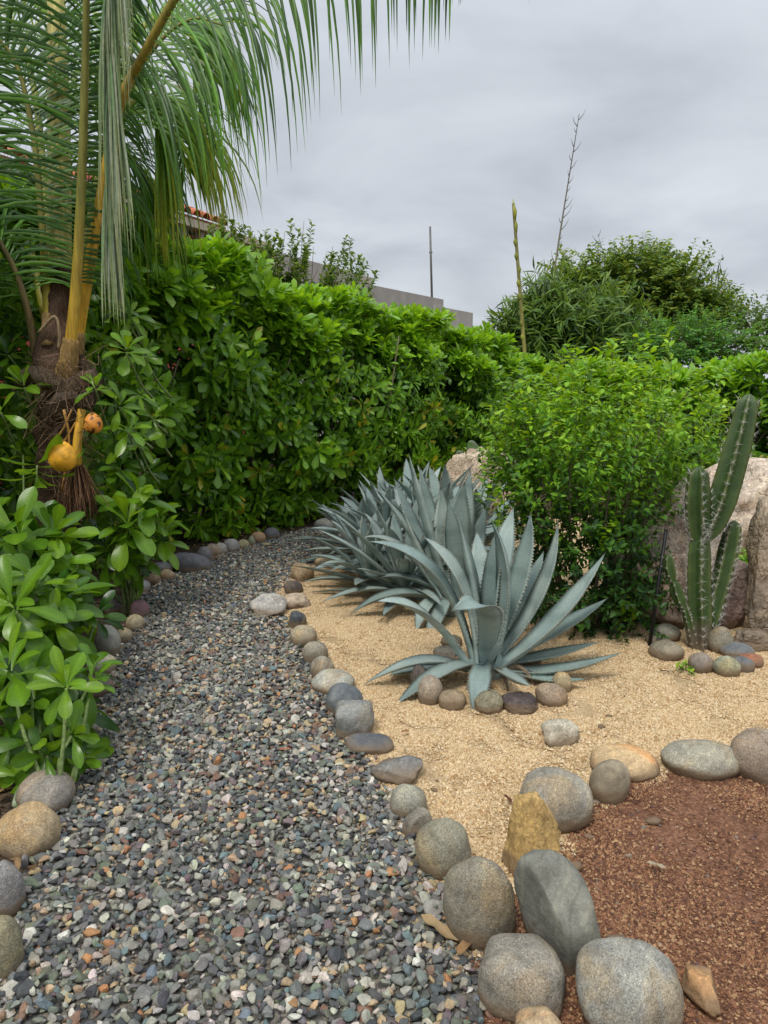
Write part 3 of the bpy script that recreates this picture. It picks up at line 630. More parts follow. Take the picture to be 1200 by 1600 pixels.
def rosette(LV, c, axis, n, size, ci, droop=0.0, tight=0.6, spin=None):
    """Whorl of leaves round an axis; ci is a list of palette numbers to draw from."""
    axis = nrm(axis); u = nrm(np.cross(axis, (0.3, 0.2, 0.93) if abs(axis[2]) < .9 else (1, 0, 0))); v = np.cross(axis, u)
    k = np.arange(n); a = k * 2.4 + (random.random() * 6 if spin is None else spin); tt = (k + .5) / n
    el = R(10) + R(88) * tight * (1 - tt) ** .8; el = np.clip(rng.normal(0, .12, n) + (np.pi / 2 - el), -.4, 1.5)
    side = np.cos(a)[:, None] * u + np.sin(a)[:, None] * v
    d = side * np.cos(el)[:, None] + axis * np.sin(el)[:, None]
    d = d - np.array([0, 0, 1]) * droop * (1 - tt)[:, None]
    upv = axis * np.cos(el)[:, None] - side * np.sin(el)[:, None] * .99 + rng.normal(0, .12, (n, 3))
    p = c + axis * (tt * size * .35)[:, None] + side * .01
    LV.add(p, d, upv, size * rng.uniform(.7, 1.12, n) * (1 - .3 * tt), rng.choice(ci, n))

# ------------------------------------------------------------------ leafy shrubs in the left foreground (nearest first)
NEARG = [tuple(np.array(g) * .78) for g in GREENS]
def leafy_plant(base, whorls, label, group, lv_pal=NEARG, name='shrub', nstem=(0.010, .006), fill=2, short=False):
    """whorls: (centre, axis, leaves, size, colours, droop, tight)."""
    root = empty(name, base, label, 'shrub', group); LV = Leaves(T_BIG, lv_pal, M['leaf'])
    extra = []
    for (c, ax_, n, s_, ci, dr, tg) in whorls:
        if fill:
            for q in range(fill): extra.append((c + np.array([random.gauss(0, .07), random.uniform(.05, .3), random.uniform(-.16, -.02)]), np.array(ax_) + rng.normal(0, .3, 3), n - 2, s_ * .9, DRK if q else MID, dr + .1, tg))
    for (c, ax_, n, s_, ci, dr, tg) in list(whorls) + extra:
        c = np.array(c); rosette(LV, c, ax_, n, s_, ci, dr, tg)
        mid = (np.array(base) + c) / 2 + np.array([random.uniform(-.04, .04), random.uniform(-.03, .03), .03])
        b0_ = base + np.array([random.uniform(-.03, .03), random.uniform(-.03, .03), -.02])
        if short: b0_ = c + np.array([random.uniform(-.12, .12), .30, -.28]); mid = (b0_ + c) / 2 + np.array([0, .02, -.04])
        V, F = tube(spline([b0_, mid, c + nrm(ax_) * .02], 5), np.linspace(nstem[0], nstem[1], 11), 6)
        mb = MB(); mb.add(V, F, (0.16, 0.22, 0.07)); mb.build('stem', M['stem'], root)
    LV.build(root, 300); return root
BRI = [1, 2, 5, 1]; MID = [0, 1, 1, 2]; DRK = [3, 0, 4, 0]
gS = 'big leaved shrubs in the left foreground'
BRI = [1, 2, 5, 1]; MID = [0, 1, 1, 2]; DRK = [3, 0, 4, 0]
def W(px, py, Y, ax_, n, s, ci, dr=.25, tg=.55): return (P(px, py, Y), ax_, n + 2, s * 1.28, ci, dr, tg + .4)
leafy_plant(P(90, 1200, 2.6) * np.array([1, 1, 0]), [W(105, 1080, 2.75, (.1, -.5, .8), 8, .135, [5, 2, 2, 1], .45, .4), W(60, 1110, 2.85, (-.2, -.2, .9), 9, .16, MID, .5, .45),
    W(22, 1060, 2.8, (-.2, -.3, .9), 9, .17, MID, .4, .5), W(55, 1165, 2.75, (.1, -.5, .6), 8, .13, MID, .7, .4), W(20, 1160, 2.8, (.1, -.5, .6), 7, .12, [3, 0, 1], .8, .4),
    W(0, 1120, 2.9, (0, -.4, .8), 9, .16, DRK, .5, .5), W(90, 1130, 3.0, (0, -.2, .8), 9, .15, DRK, .6, .5), W(15, 1195, 2.9, (0, -.5, .6), 6, .12, MID, .8, .4), W(75, 1180, 2.7, (.2, -.7, .3), 7, .13, DRK, .9, .5), W(110, 1150, 2.75, (.4, -.6, .3), 6, .13, MID, .8, .5), W(40, 1215, 2.7, (0, -.7, .4), 6, .11, MID, .8, .5)],
    'low shrub with one bright leaf rosette reaching over the left path cobbles', gS)
leafy_plant(P(60, 1080, 3.25) * np.array([1, 1, 0]), [W(28, 960, 3.1, (0, -.5, .8), 10, .19, MID, .3, .5), W(55, 990, 3.3, (.1, -.4, .8), 10, .15, MID, .5, .5), W(55, 930, 3.35, (.2, -.3, .9), 10, .18, MID, .4, .5),
    W(-2, 1000, 3.1, (-.1, -.4, .8), 10, .18, MID, .4, .5), W(-22, 930, 3.2, (-.1, -.4, .8), 10, .19, BRI, .4, .5), W(48, 1030, 3.3, (.2, -.5, .7), 9, .16, DRK, .7, .5),
    W(70, 955, 3.45, (.4, -.3, .7), 9, .135, [1, 2, 6, 1, 0], .5, .5), W(55, 1040, 3.5, (.1, -.3, .8), 8, .12, DRK, .7, .5), W(8, 1050, 3.3, (0, -.4, .8), 9, .17, DRK, .5, .5)],
    'dense shrub of broad dark green leaves at the left edge', gS)
leafy_plant(P(50, 980, 3.9) * np.array([1, 1, 0]), [W(33, 855, 3.75, (.1, -.4, .9), 11, .23, MID, .2, .45), W(80, 850, 3.85, (.4, -.3, .8), 11, .21, [0, 1, 1, 2], .3, .5), W(-7, 870, 3.7, (-.3, -.3, .9), 11, .22, MID, .25, .5),
    W(88, 895, 3.8, (.4, -.4, .7), 10, .165, BRI, .4, .5), W(45, 905, 3.7, (.1, -.6, .6), 10, .20, MID, .5, .5), W(8, 910, 3.7, (-.1, -.5, .7), 10, .21, DRK, .5, .5),
    W(-32, 830, 3.9, (-.2, -.3, .9), 10, .2, MID, .3, .5)],
    'bushy shrub with the largest glossy leaves below the palm', gS)
leafy_plant(P(205, 960, 5.0) * np.array([1, 1, 0]), [W(200, 830, 4.75, (.1, -.35, .9), 13, .235, [1, 2, 2, 5, 0], .35, .45), W(215, 790, 4.85, (.2, -.1, .9), 10, .19, [1, 2, 0], .2, .5), W(175, 868, 4.8, (-.3, -.4, .7), 9, .19, DRK, .5, .5), W(215, 850, 4.85, (.3, -.4, .8), 9, .14, MID, .5, .5),
    W(200, 880, 4.8, (.1, -.5, .7), 8, .13, DRK, .8, .5), W(170, 780, 5.0, (-.2, -.2, .9), 9, .18, MID, .4, .5)],
    'upright shrub with a bright fan of leaves right of the coconut', gS)
leafy_plant(P(60, 860, 4.4) * np.array([1, 1, 0]), [W(58, 722, 4.55, (.05, -.2, -.9), 8, .24, [1, 2, 5, 1], .3, .9), W(38, 715, 4.9, (-.3, -.1, .9), 3, .10, [1, 2], .3, .3)],
    'shrub whose long pale leaves hang limp below the yellow coconut', gS, fill=0)
leafy_plant(P(160, 800, 4.85) * np.array([1, 1, 0]), [W(150, 612, 4.85, (.1, -.5, .8), 6, .13, [1, 2, 5], .25, .4), W(197, 555, 4.9, (.2, -.4, .8), 7, .14, [2, 5, 1], .3, .45), W(185, 640, 4.9, (.4, -.3, .6), 6, .13, MID, .4, .4), W(200, 680, 4.9, (.3, -.3, .7), 7, .14, MID, .4, .5),
    W(215, 700, 5.0, (.3, -.3, .7), 8, .15, BRI, .4, .5), W(40, 610, 4.8, (-.1, -.4, .8), 6, .15, BRI, .3, .3), W(5, 650, 4.7, (-.2, -.5, .7), 5, .17, BRI, .4, .3), W(15, 560, 5.0, (-.1, -.3, .8), 7, .15, DRK, .4, .4), W(185, 740, 5.0, (.2, -.3, .7), 9, .15, DRK, .4, .5)] + [W(px_, py_, 5.35, (random.gauss(0, .3), -.5, .6), 8, .13, MID if q_ % 2 else DRK, .5, .5) for q_, (px_, py_) in enumerate([(10, 600), (30, 660), (5, 720), (50, 640), (25, 770), (150, 720), (175, 600), (215, 620), (190, 490), (225, 560), (160, 780), (240, 660), (20, 520), (35, 460), (5, 430), (150, 540), (230, 740), (60, 820), (150, 840), (40, 500), (15, 540), (45, 570), (8, 680), (205, 500), (180, 690)])],
    'thin shoots with light green leaves growing up in front of the palm base', gS, fill=0, short=True)

# ------------------------------------------------------------------ coconut palm
palm = empty('coconut_palm', G(95, 925), 'young coconut palm with yellow leaf stalks and brown fibrous base', 'palm')
def cpts(*a): return np.array([P(*q) for q in a])
PLB = {'n': 0}
def leaflet(p, d0, L_, w_, g, Nf, seg=8):
    pts = [np.array(p)]; d = nrm(d0); ds = L_ / seg
    for i in range(seg):
        d = nrm(d + np.array([0, 0, -1.]) * g * (i + .6) / seg + rng.normal(0, .012, 3)); pts.append(pts[-1] + d * ds)
    pts = np.array(pts); T = np.gradient(pts, axis=0); V = []; N0 = Nf
    ts = np.linspace(0, 1, seg + 1); hw = w_ * np.interp(ts, [0, .12, .4, .7, .9, 1], [.35, .9, 1, .62, .22, .02])
    for i in range(seg + 1):
        t = nrm(T[i]); s_ = np.cross(t, N0); s_ = nrm(s_); n_ = np.cross(s_, t)
        V += [pts[i] - s_ * hw[i] - n_ * hw[i] * .35, pts[i], pts[i] + s_ * hw[i] - n_ * hw[i] * .35]; N0 = n_ * .8 + N0 * .2
    F = [(i * 3 + j, i * 3 + j + 1, (i + 1) * 3 + j + 1, (i + 1) * 3 + j) for i in range(seg) for j in range(2)]
    return np.array(V), np.array(F)
LFL = []      # (size in picture, V, F, C, frond object)
def frond(pts, r0, r1, Nf, L_, w_, n, g, c, ccol=(0.42, 0.30, 0.035), ccol2=None, start=.15, spread=(55, 25), sides=(1, -1), press=0.0, rough=0.08, end=1.0, tipc=None):
    C = spline(pts, 8); m = len(C); V, F = tube(C, np.linspace(r0, r1, m), 8, squash=.8)
    c0 = np.array(ccol); c1 = np.array(ccol2 if ccol2 is not None else (0.2, 0.26, 0.03)); k = np.concatenate([np.repeat(np.linspace(0, 1, m), 8), [0, 1]])[:, None]; k = np.clip(k * 2.2, 0, 1)
    mb = MB(); mb.add(V, F, c0 * (1 - k) + c1 * k); fo = mb.build('frond', M['petiole'], palm)
    Tn = np.gradient(C, axis=0); Nf = np.array(Nf, float)
    for i in range(n):
        for sd_ in sides:
            t = start + (end - start) * (i + random.random() * .6) / n; f = t * (m - 1); j = min(int(f), m - 2); q = f - j
            p = C[j] * (1 - q) + C[j + 1] * q; T = nrm(Tn[j]); S = nrm(np.cross(T, Nf)) * sd_
            u = (t - start) / (end - start); an = R(spread[0] + (spread[1] - spread[0]) * u + random.gauss(0, 4))
            ll = L_ * (math.sin(math.pi * min(1, .22 + .75 * u)) ** .6) * (random.uniform(.5, 1.12) if press else random.uniform(.85, 1.1))
            d0 = S * math.sin(an) + T * math.cos(an) + np.array(Nf) * random.gauss(0.12, rough); d0 = nrm(d0) * (1 - press) + np.array([0, 0, -1.]) * press
            V, F = leaflet(p, d0, ll, w_ * random.uniform(.85, 1.1), g * random.uniform(.8, 1.25), Nf)
            cc = np.array(random.choice(c)) * random.uniform(.8, 1.2); Cc = np.tile(cc, (len(V), 1))
            if tipc is not None: kk = np.repeat(np.linspace(0, 1, 9), 3)[:, None] ** 3; Cc = Cc * (1 - kk) + np.array(tipc) * kk
            mask_ = np.tile([0, 1, 0], 9)[:, None]; Cc = Cc * (1 + .3 * mask_)
            uu, vv, dd = proj(V); vis = np.mean((uu > 0) & (uu < 1200) & (vv > 0) & (vv < 1600))
            LFL.append((vis * ll / dd.mean(), V, F, Cc, fo))
    return fo
DG = [(0.042, 0.115, 0.012), (0.068, 0.165, 0.014), (0.032, 0.09, 0.012)]; LG = [(0.10, 0.25, 0.02), (0.15, 0.31, 0.02), (0.08, 0.20, 0.02), (0.24, 0.32, 0.03)]; GG = [(0.20, 0.26, 0.20), (0.26, 0.31, 0.25), (0.14, 0.20, 0.15), (0.34, 0.37, 0.29)]
OR_ = (0.66, 0.38, 0.035); YG = (0.45, 0.42, 0.06); OL = (0.20, 0.19, 0.035)
UP = (0, -1, .1)
# main upright frond, face to the path
frond(cpts((106, 575, 5.0), (117, 470, 4.98), (125, 340, 4.95), (131, 180, 4.9), (135, 0, 4.8), (140, -240, 4.6)), .044, .016, UP, 1.05, .0098, 76, .46, DG, OR_, OL, start=.235, spread=(84, 52), sides=(-1,))
frond(cpts((108, 560, 5.0), (119, 470, 5.0), (127, 340, 4.97), (132, 180, 4.92), (137, 0, 4.82), (142, -240, 4.62)), .02, .010, (.75, -.66, .1), .62, .0095, 84, .75, DG, OR_, OL, start=.25, spread=(80, 50), sides=(1,))
# frond arching over the path, leaflets hanging
frond(cpts((118, 560, 5.15), (152, 340, 5.05), (186, 168, 4.9), (225, 85, 4.75), (272, 0, 4.6), (325, -85, 4.45), (405, -165, 4.3), (500, -225, 4.15), (610, -225, 4.0), (690, -190, 3.9), (745, -130, 3.85)), .038, .006, (-.1, -.95, .3), 1.32, .0095, 92, .80, DG + LG[:1], OR_, OL, start=.25, spread=(88, 45), rough=.16)
frond(cpts((120, 555, 5.2), (160, 320, 5.3), (195, 160, 5.4), (245, 70, 5.5), (300, 30, 5.5), (350, 40, 5.5)), .03, .006, (-.1, -.9, .4), 1.1, .0095, 44, .80, DG + LG, OR_, OL, start=.42, spread=(75, 35), rough=.14)
# brighter fronds behind, falling to the right
frond(cpts((112, 540, 5.3), (155, 320, 5.5), (190, 190, 5.6), (225, 150, 5.7), (262, 185, 5.8), (290, 260, 5.9)), .045, .008, (0, -.85, .5), 1.15, .011, 80, .85, LG, YG, (0.3, 0.3, 0.05), start=.38, spread=(65, 30), tipc=(0.36, 0.36, 0.04))
frond(cpts((112, 545, 5.3), (140, 360, 5.6), (160, 260, 5.9), (185, 230, 6.1), (220, 270, 6.2), (240, 330, 6.2)), .04, .008, (0, -.3, .9), 1.1, .011, 64, .9, LG + DG, YG, (0.3, 0.3, 0.05), start=.40, spread=(60, 30))
frond(cpts((112, 545, 5.3), (150, 300, 5.7), (200, 90, 6.2), (240, 30, 6.4), (290, 40, 6.5), (330, 110, 6.6)), .04, .008, (0, -.8, .6), 1.2, .011, 50, .8, LG + DG, YG, (0.3, 0.3, 0.05), start=.45, spread=(60, 30))
# fronds at the back and left
frond(cpts((90, 560, 5.25), (92, 430, 5.25), (92, 300, 5.3), (90, 120, 5.35), (86, -40, 5.4), (70, -250, 5.5)), .105, .048, (0, -1, .3), .95, .011, 22, .55, DG + LG[:2], (0.80, 0.64, 0.22), (0.74, 0.64, 0.22), start=.62, spread=(65, 40))
frond(cpts((98, 540, 5.35), (104, 430, 5.35), (106, 300, 5.4), (100, 100, 5.5), (80, -100, 5.6)), .035, .015, (0, -1, .3), .9, .011, 20, .6, DG, (0.62, 0.5, 0.25), (0.55, 0.42, 0.16), start=.6, spread=(65, 40))
frond(cpts((76, 525, 5.1), (71, 430, 5.1), (64, 330, 5.15), (50, 200, 5.2), (20, 90, 5.2), (-50, 20, 5.1)), .034, .010, (.2, -.8, .5), .95, .013, 56, .85, DG, (0.58, 0.45, 0.06), OL, start=.35, spread=(70, 35))
frond(cpts((58, 572, 5.15), (42, 480, 5.0), (12, 400, 4.9), (-50, 320, 4.7), (-130, 300, 4.5)), .03, .010, (.1, -.5, .8), .8, .013, 44, .9, DG + LG[:1], (0.24, 0.17, 0.08), (0.18, 0.15, 0.06), start=.30, spread=(70, 35))
frond(cpts((85, 540, 5.4), (70, 300, 5.8), (50, 120, 6.0), (10, 20, 6.1), (-60, 0, 6.1)), .04, .010, (0, -.4, .9), 1.05, .014, 56, .7, LG + DG, YG, (0.3, 0.3, 0.05), start=.35, spread=(60, 35))
frond(cpts((80, 540, 5.5), (45, 380, 5.9), (10, 290, 6.1), (-50, 270, 6.3)), .04, .010, (0, -.4, .9), 1.0, .014, 50, .8, LG + DG, YG, (0.3, 0.3, 0.05), start=.30, spread=(60, 35))
frond(cpts((95, 540, 5.4), (88, 380, 5.8), (95, 250, 6.2), (120, 160, 6.5), (160, 150, 6.7)), .03, .008, (0, -.5, .9), 1.0, .013, 50, .8, LG + DG, YG, (0.3, 0.3, 0.05), start=.35, spread=(70, 35))
# limp grey green frond hanging folded straight down
frond(cpts((180, -330, 4.6), (178, -150, 4.62), (168, 20, 4.64), (176, 160, 4.64), (170, 300, 4.64), (182, 410, 4.64)), .014, .005, UP, 1.05, .0078, 135, .5, GG + [(0.10, 0.19, 0.08), (0.14, 0.24, 0.11), (0.36, 0.40, 0.30)], (0.25, 0.22, 0.12), (0.34, 0.34, 0.16), start=.02, spread=(15, 8), press=.55, rough=.10, tipc=(0.34, 0.37, 0.18))
LFL.sort(key=lambda a: -a[0])
for sc0, V, F, Cc, fo in LFL[:300]:
    mb = MB(); mb.add(V, F, Cc); mb.build('leaflet', M['leaf_palm'], fo)
mb = MB()
for sc0, V, F, Cc, fo in LFL[300:]: mb.add(V, F, Cc)
tag(mb.build('leaflets', M['leaf_palm'], palm), kind='stuff')
for a, r_, c in [([(104, 590, 4.99), (107, 565, 4.97), (111, 530, 4.97)], [.085, .065, .050], (0.30, 0.19, 0.07)), ([(80, 540, 5.08), (76, 515, 5.08), (74, 490, 5.09)], [.06, .045, .036], (0.28, 0.19, 0.08)), ([(118, 600, 5.1), (120, 565, 5.12), (124, 520, 5.12)], [.07, .052, .040], (0.26, 0.17, 0.07))]:
    C = spline(cpts(*a), 5); V, F = tube(C, np.interp(np.linspace(0, 1, len(C)), [0, .5, 1], r_), 12); V = V + rng.normal(0, .003, V.shape); mb = MB(); mb.add(V, F, c); mb.build('sheath', M['fibre'], palm)
# fibrous base, sheaths, fruit stalk, beard
def lumpy(V, amp, f, off=0): return V + np.array([[mnoise.noise(Vector(v * f + off)) * amp, mnoise.noise(Vector(v * f + off + 9)) * amp, mnoise.noise(Vector(v * f + off + 17)) * amp * .5] for v in V])
for nm, a, r_, c in [('trunk', [(92, 915, 5.2), (92, 800, 5.2), (90, 700, 5.2), (95, 640, 5.2), (98, 600, 5.2), (100, 560, 5.2)], [.16, .14, .13, .15, .165, .12], (0.085, 0.055, 0.036)),
                     ('sheath', [(84, 600, 5.1), (88, 540, 5.12), (92, 480, 5.15), (94, 412, 5.2)], [.14, .105, .085, .078], (0.13, 0.082, 0.055)),
                     ('sheath', [(30, 600, 5.0), (55, 585, 4.98), (100, 600, 4.95), (150, 585, 5.0)], [.03, .06, .07, .04], (0.15, 0.11, 0.075)),
                     ('sheath', [(75, 660, 5.0), (92, 630, 4.95), (120, 615, 4.95)], [.03, .06, .04], (0.16, 0.12, 0.09)),
                     ('sheath', [(135, 640, 4.95), (145, 600, 5.0), (128, 560, 5.05)], [.02, .05, .05], (0.07, 0.05, 0.035))]:
    C = spline(cpts(*a), 6); rr = np.interp(np.linspace(0, 1, len(C)), np.linspace(0, 1, len(r_)), r_); V, F = tube(C, rr, 20)
    mb = MB(); mb.add(lumpy(V, .05, 9), F, c); mb.build(nm, M['fibre'], palm)
V, F = tube(spline(cpts((128, 640, 4.85), (121, 690, 4.8), (120, 728, 4.8)), 6), np.linspace(.025, .032, 13), 10); mb = MB(); mb.add(V, F, (0.62, 0.34, 0.03)); mb.build('fruit_stalk', M['petiole'], palm)
mb = MB()
for i in range(150):
    a, b = random.gauss(0, .02), random.gauss(0, .02); p0 = P(120, 726, 4.8) + np.array([a, b, 0]); V, F = tube(spline([p0, p0 + [a * 1.2, b, -.12], p0 + [a * 2.2 + random.gauss(0, .02), b * 2, -random.uniform(.18, .38)]], 3), [.003] * 7, 3, False)
    mb.add(V, F, np.array([0.24, 0.13, 0.075]) * random.uniform(.6, 1.4))
for i in range(260):   # loose fibres all round the crown shaft
    a = random.uniform(0, 6.28); q = P(random.uniform(70, 150), random.uniform(560, 780), 5.0); q = q + np.array([math.cos(a) * .05, -.12 + random.uniform(-.05, .05), 0]); V, F = tube(spline([q, q + rng.normal(0, .05, 3), q + rng.normal(0, .08, 3) + [0, 0, -.08]], 3), [.0022] * 7, 3, False)
    mb.add(V, F, np.array([0.22, 0.14, 0.09]) * random.uniform(.4, 1.6))
tag(mb.build('loose_fibres', M['fibre'], palm), kind='stuff')
for a in [((96, 770), (108, 690), (100, 640)), ((118, 660), (100, 690), (88, 700)), ((112, 640), (100, 668), (84, 690)), ((130, 668), (150, 672), (160, 668))]:
    V, F = tube(spline([P(*q, 4.82) for q in a], 5), np.linspace(.006, .009, 11), 6); mb = MB(); mb.add(V, F, (0.5, 0.27, 0.06)); mb.build('flower_stalk', M['petiole'], palm)
V, F = tube(spline(cpts((60, 520, 4.95), (85, 495, 4.95), (93, 520, 4.95), (92, 545, 4.95)), 5), [.012] * 16, 5); mb = MB(); mb.add(V, F, (0.3, 0.22, 0.13)); mb.build('dry_strip', M['fibre'], palm)
def coconut(px, py, Y, rpx, lab, c, scar):
    c0 = P(px, py, Y); r = rpx / F_PX * Y; V, F = ICO[4]; V = V.copy(); s = V[:, 2]; V = V * np.stack([1 - .06 * s, 1 - .06 * s, 1.12 + 0 * s], 1); V *= (1 + .05 * np.cos(3 * np.arctan2(V[:, 1], V[:, 0]) + 1) + .03 * np.sin(V[:, 0] * 3 + V[:, 2] * 2))[:, None]
    col = np.tile(np.array(c), (len(V), 1)); nz_ = np.array([mnoise.noise(Vector(v * 2.6 + scar)) for v in V]); k = (nz_ > .28)[:, None] & (scar > 1); col = np.where(k, (0.08, 0.03, 0.015), col)
    root = empty('coconut', c0 - [0, 0, r], lab, 'coconut', 'coconuts on the palm'); mb = MB(); mb.add(V * r + c0, F, col); mb.build('shell', M['husk'], root)
    V, F = tube([c0 + [0, 0, r * .95], c0 + [0.0, 0, r * 1.25]], [r * .42, r * .2], 8); mb = MB(); mb.add(V, F, (0.25, 0.13, 0.04)); mb.build('cap', M['fibre'], root)
coconut(98, 713, 4.5, 21, 'bigger yellow orange coconut hanging left of the cut stalk', (0.72, 0.36, 0.025), 0)
coconut(146, 662, 4.7, 14, 'smaller orange coconut with dark scars right of the stalk', (0.66, 0.26, 0.04), 5)

# ------------------------------------------------------------------ agaves
def mat_agave():
    m, nt = newmat('agave_leaf'); a = attr(nt); tc = nt.nodes.new('ShaderNodeTexCoord'); ob = tc.outputs['Object']
    n1 = noise(nt, ob, 5, 4); n2 = noise(nt, ob, 60, 4, .7)
    mp = nt.nodes.new('ShaderNodeMapping'); mp.inputs['Scale'].default_value = (1, 1, 1); nt.links.new(ob, mp.inputs[0])
    wv = nt.nodes.new('ShaderNodeTexWave'); wv.inputs['Scale'].default_value = 1.6; wv.inputs['Distortion'].default_value = 7; wv.inputs['Detail'].default_value = 2; wv.bands_direction = 'Z'; nt.links.new(ob, wv.inputs['Vector'])
    c = mul(nt, a.outputs[0], ramp(nt, n1.outputs[0], [(0.3, (0.82, 0.84, 0.86)), (0.7, (1.16, 1.14, 1.1))]))
    c = mul(nt, c, ramp(nt, wv.outputs[0], [(0.0, (0.80, .82, .82)), (0.25, (1.0,) * 3), (0.8, (1.06,) * 3)]))
    n4 = noise(nt, ob, 16, 6, .7, .8); sc4 = ramp(nt, n4.outputs[0], [(0.60, (0, 0, 0)), (0.70, (.5,) * 3)]); c = mixc(nt, sc4, c, mul(nt, c, ramp(nt, n2.outputs[0], [(0, (.62, .64, .60)), (1, (.8, .8, .74))])))
    c = mul(nt, c, ramp(nt, n2.outputs[0], [(0.3, (0.88,) * 3), (0.7, (1.08,) * 3)]))
    return finish(m, nt, c, 0.55, bump(nt, n2.outputs[0], .12, .002), 0.35)
M['agave'] = mat_agave()
AGC = [(0.265, 0.335, 0.31), (0.235, 0.305, 0.28), (0.30, 0.365, 0.335), (0.215, 0.285, 0.265)]
def agave_leaf(P0, C1, P2, wd, root, k, twist=0.0, bowl=0.28, rows=18, teeth=True):
    P0, C1, P2 = (np.asarray(v, float) for v in (P0, C1, P2)); ts = np.linspace(0, 1, rows + 1) ** .92
    pts = np.array([(1 - t) ** 2 * P0 + 2 * t * (1 - t) * C1 + t * t * P2 for t in ts]); T = np.gradient(pts, axis=0)
    A = (C1 - P0) + (P2 - P0) * .7; A[2] = 0
    if np.linalg.norm(A) < .03: A = np.array([0, -1, 0.])
    S = nrm(np.cross(nrm(A), (0, 0, 1)))
    hw = wd * .46 * np.interp(ts, [0, .12, .3, .5, .7, .86, .96, 1], [.60, .62, .82, 1, .86, .44, .11, .008])
    V = []; C = []; base = np.array(AGC[k % 4]) * random.uniform(.9, 1.1); Ev = []
    for i, t in enumerate(ts):
        tn = nrm(T[i]); s_ = nrm(S - tn * (S @ tn)); n_ = np.cross(s_, tn); a = twist * t; s_, n_ = s_ * math.cos(a) + n_ * math.sin(a), n_ * math.cos(a) - s_ * math.sin(a)
        h = hw[i]; th = h * .30 + .008 * (1 - t); bw = bowl * h * (1.5 - t)
        for x in (-1, -.55, 0, .55, 1): V.append(pts[i] + s_ * x * h + n_ * bw * x * x)
        for x in (.6, 0, -.6): V.append(pts[i] + s_ * x * h + n_ * (bw * x * x - th * (1 - .8 * abs(x))))
        c = base * (1 + .12 * (1 - t)); tipk = max(0, (t - .965) / .035); c = c * (1 - tipk) + np.array([.05, .03, .025]) * tipk
        C += [c * 1.12, c * .95, c * .98, c * .95, c * 1.12, c * 1.03, c * 1.06, c * 1.03]
        Ev.append((pts[i] - s_ * h + n_ * bw, pts[i] + s_ * h + n_ * bw, s_, tn, n_))
    n = rows + 1; F = [(i * 8 + j, i * 8 + (j + 1) % 8, (i + 1) * 8 + (j + 1) % 8, (i + 1) * 8 + j) for i in range(rows) for j in range(8)]
    mb = MB(); mb.add(V, np.array(F), np.array(C))
    if teeth:
        Ln = np.linalg.norm(np.diff(pts, axis=0), axis=1).sum(); nt_ = max(6, int(Ln / .024))
        for sd_ in (0, 1):
            for q in range(nt_):
                t = .10 + .80 * (q + random.uniform(-.2, .2)) / nt_; f = t * rows; i = min(int(f), rows - 1); u = f - i
                p = Ev[i][sd_] * (1 - u) + Ev[i + 1][sd_] * u; s_ = Ev[i][2] * (1 if sd_ else -1); tn = Ev[i][3]; n_ = Ev[i][4]; z = random.uniform(.007, .010) * (1.1 - .4 * t)
                mb.add([p - tn * z * .9 - s_ * .002, p + tn * z * .9 - s_ * .002, p - n_ * z * .5 - s_ * .002, p + s_ * z * 1.5 + tn * z * .3], np.array([(0, 1, 3), (1, 2, 3), (2, 0, 3)]), (0.42, 0.42, 0.34))
    return mb.build('leaf', M['agave'], root)
def agave_auto(base, n, Ln, wd, label, seed, group, lean=(0, 0), hi=82, rows=12):
    global random
    root = empty('agave', base, label, 'agave', group); rs_ = np.random.default_rng(seed); base = np.array(base)
    for i in range(n):
        t = (i + .5) / n; az = i * 2.39996 + seed; el = R(hi - (hi - 4) * t ** .85 + rs_.normal(0, 5)); l = Ln * (0.92 + .2 * math.sin(math.pi * t)) * rs_.uniform(.85, 1.12)
        A = np.array([math.cos(az), math.sin(az), 0]); d = A * math.cos(el) + np.array([lean[0], lean[1], math.sin(el)]); d = nrm(d)
        p0 = base + A * .03 + np.array([0, 0, .05 + .10 * (1 - t)]); bend = rs_.uniform(-.05, .30) * (0.4 + t)
        c1 = p0 + d * l * .55 + np.array([0, 0, .05 * l]); p2 = p0 + d * l + A * l * .10 + np.array([0, 0, -bend * l]); p2[2] = max(p2[2], .02 + .01 * i / n)
        agave_leaf(p0, c1, p2, wd * rs_.uniform(.85, 1.1), root, i, rs_.normal(0, .25), rows=rows)
    mb = MB(); V, F = tube([base + [0, 0, -.02], base + [0, 0, .08], base + [0, 0, .2]], [.07, .075, .03], 12); mb.add(V, F, AGC[0]); mb.build('core', M['agave'], root)
    return root
gG = 'blue grey agaves along the sand edge'
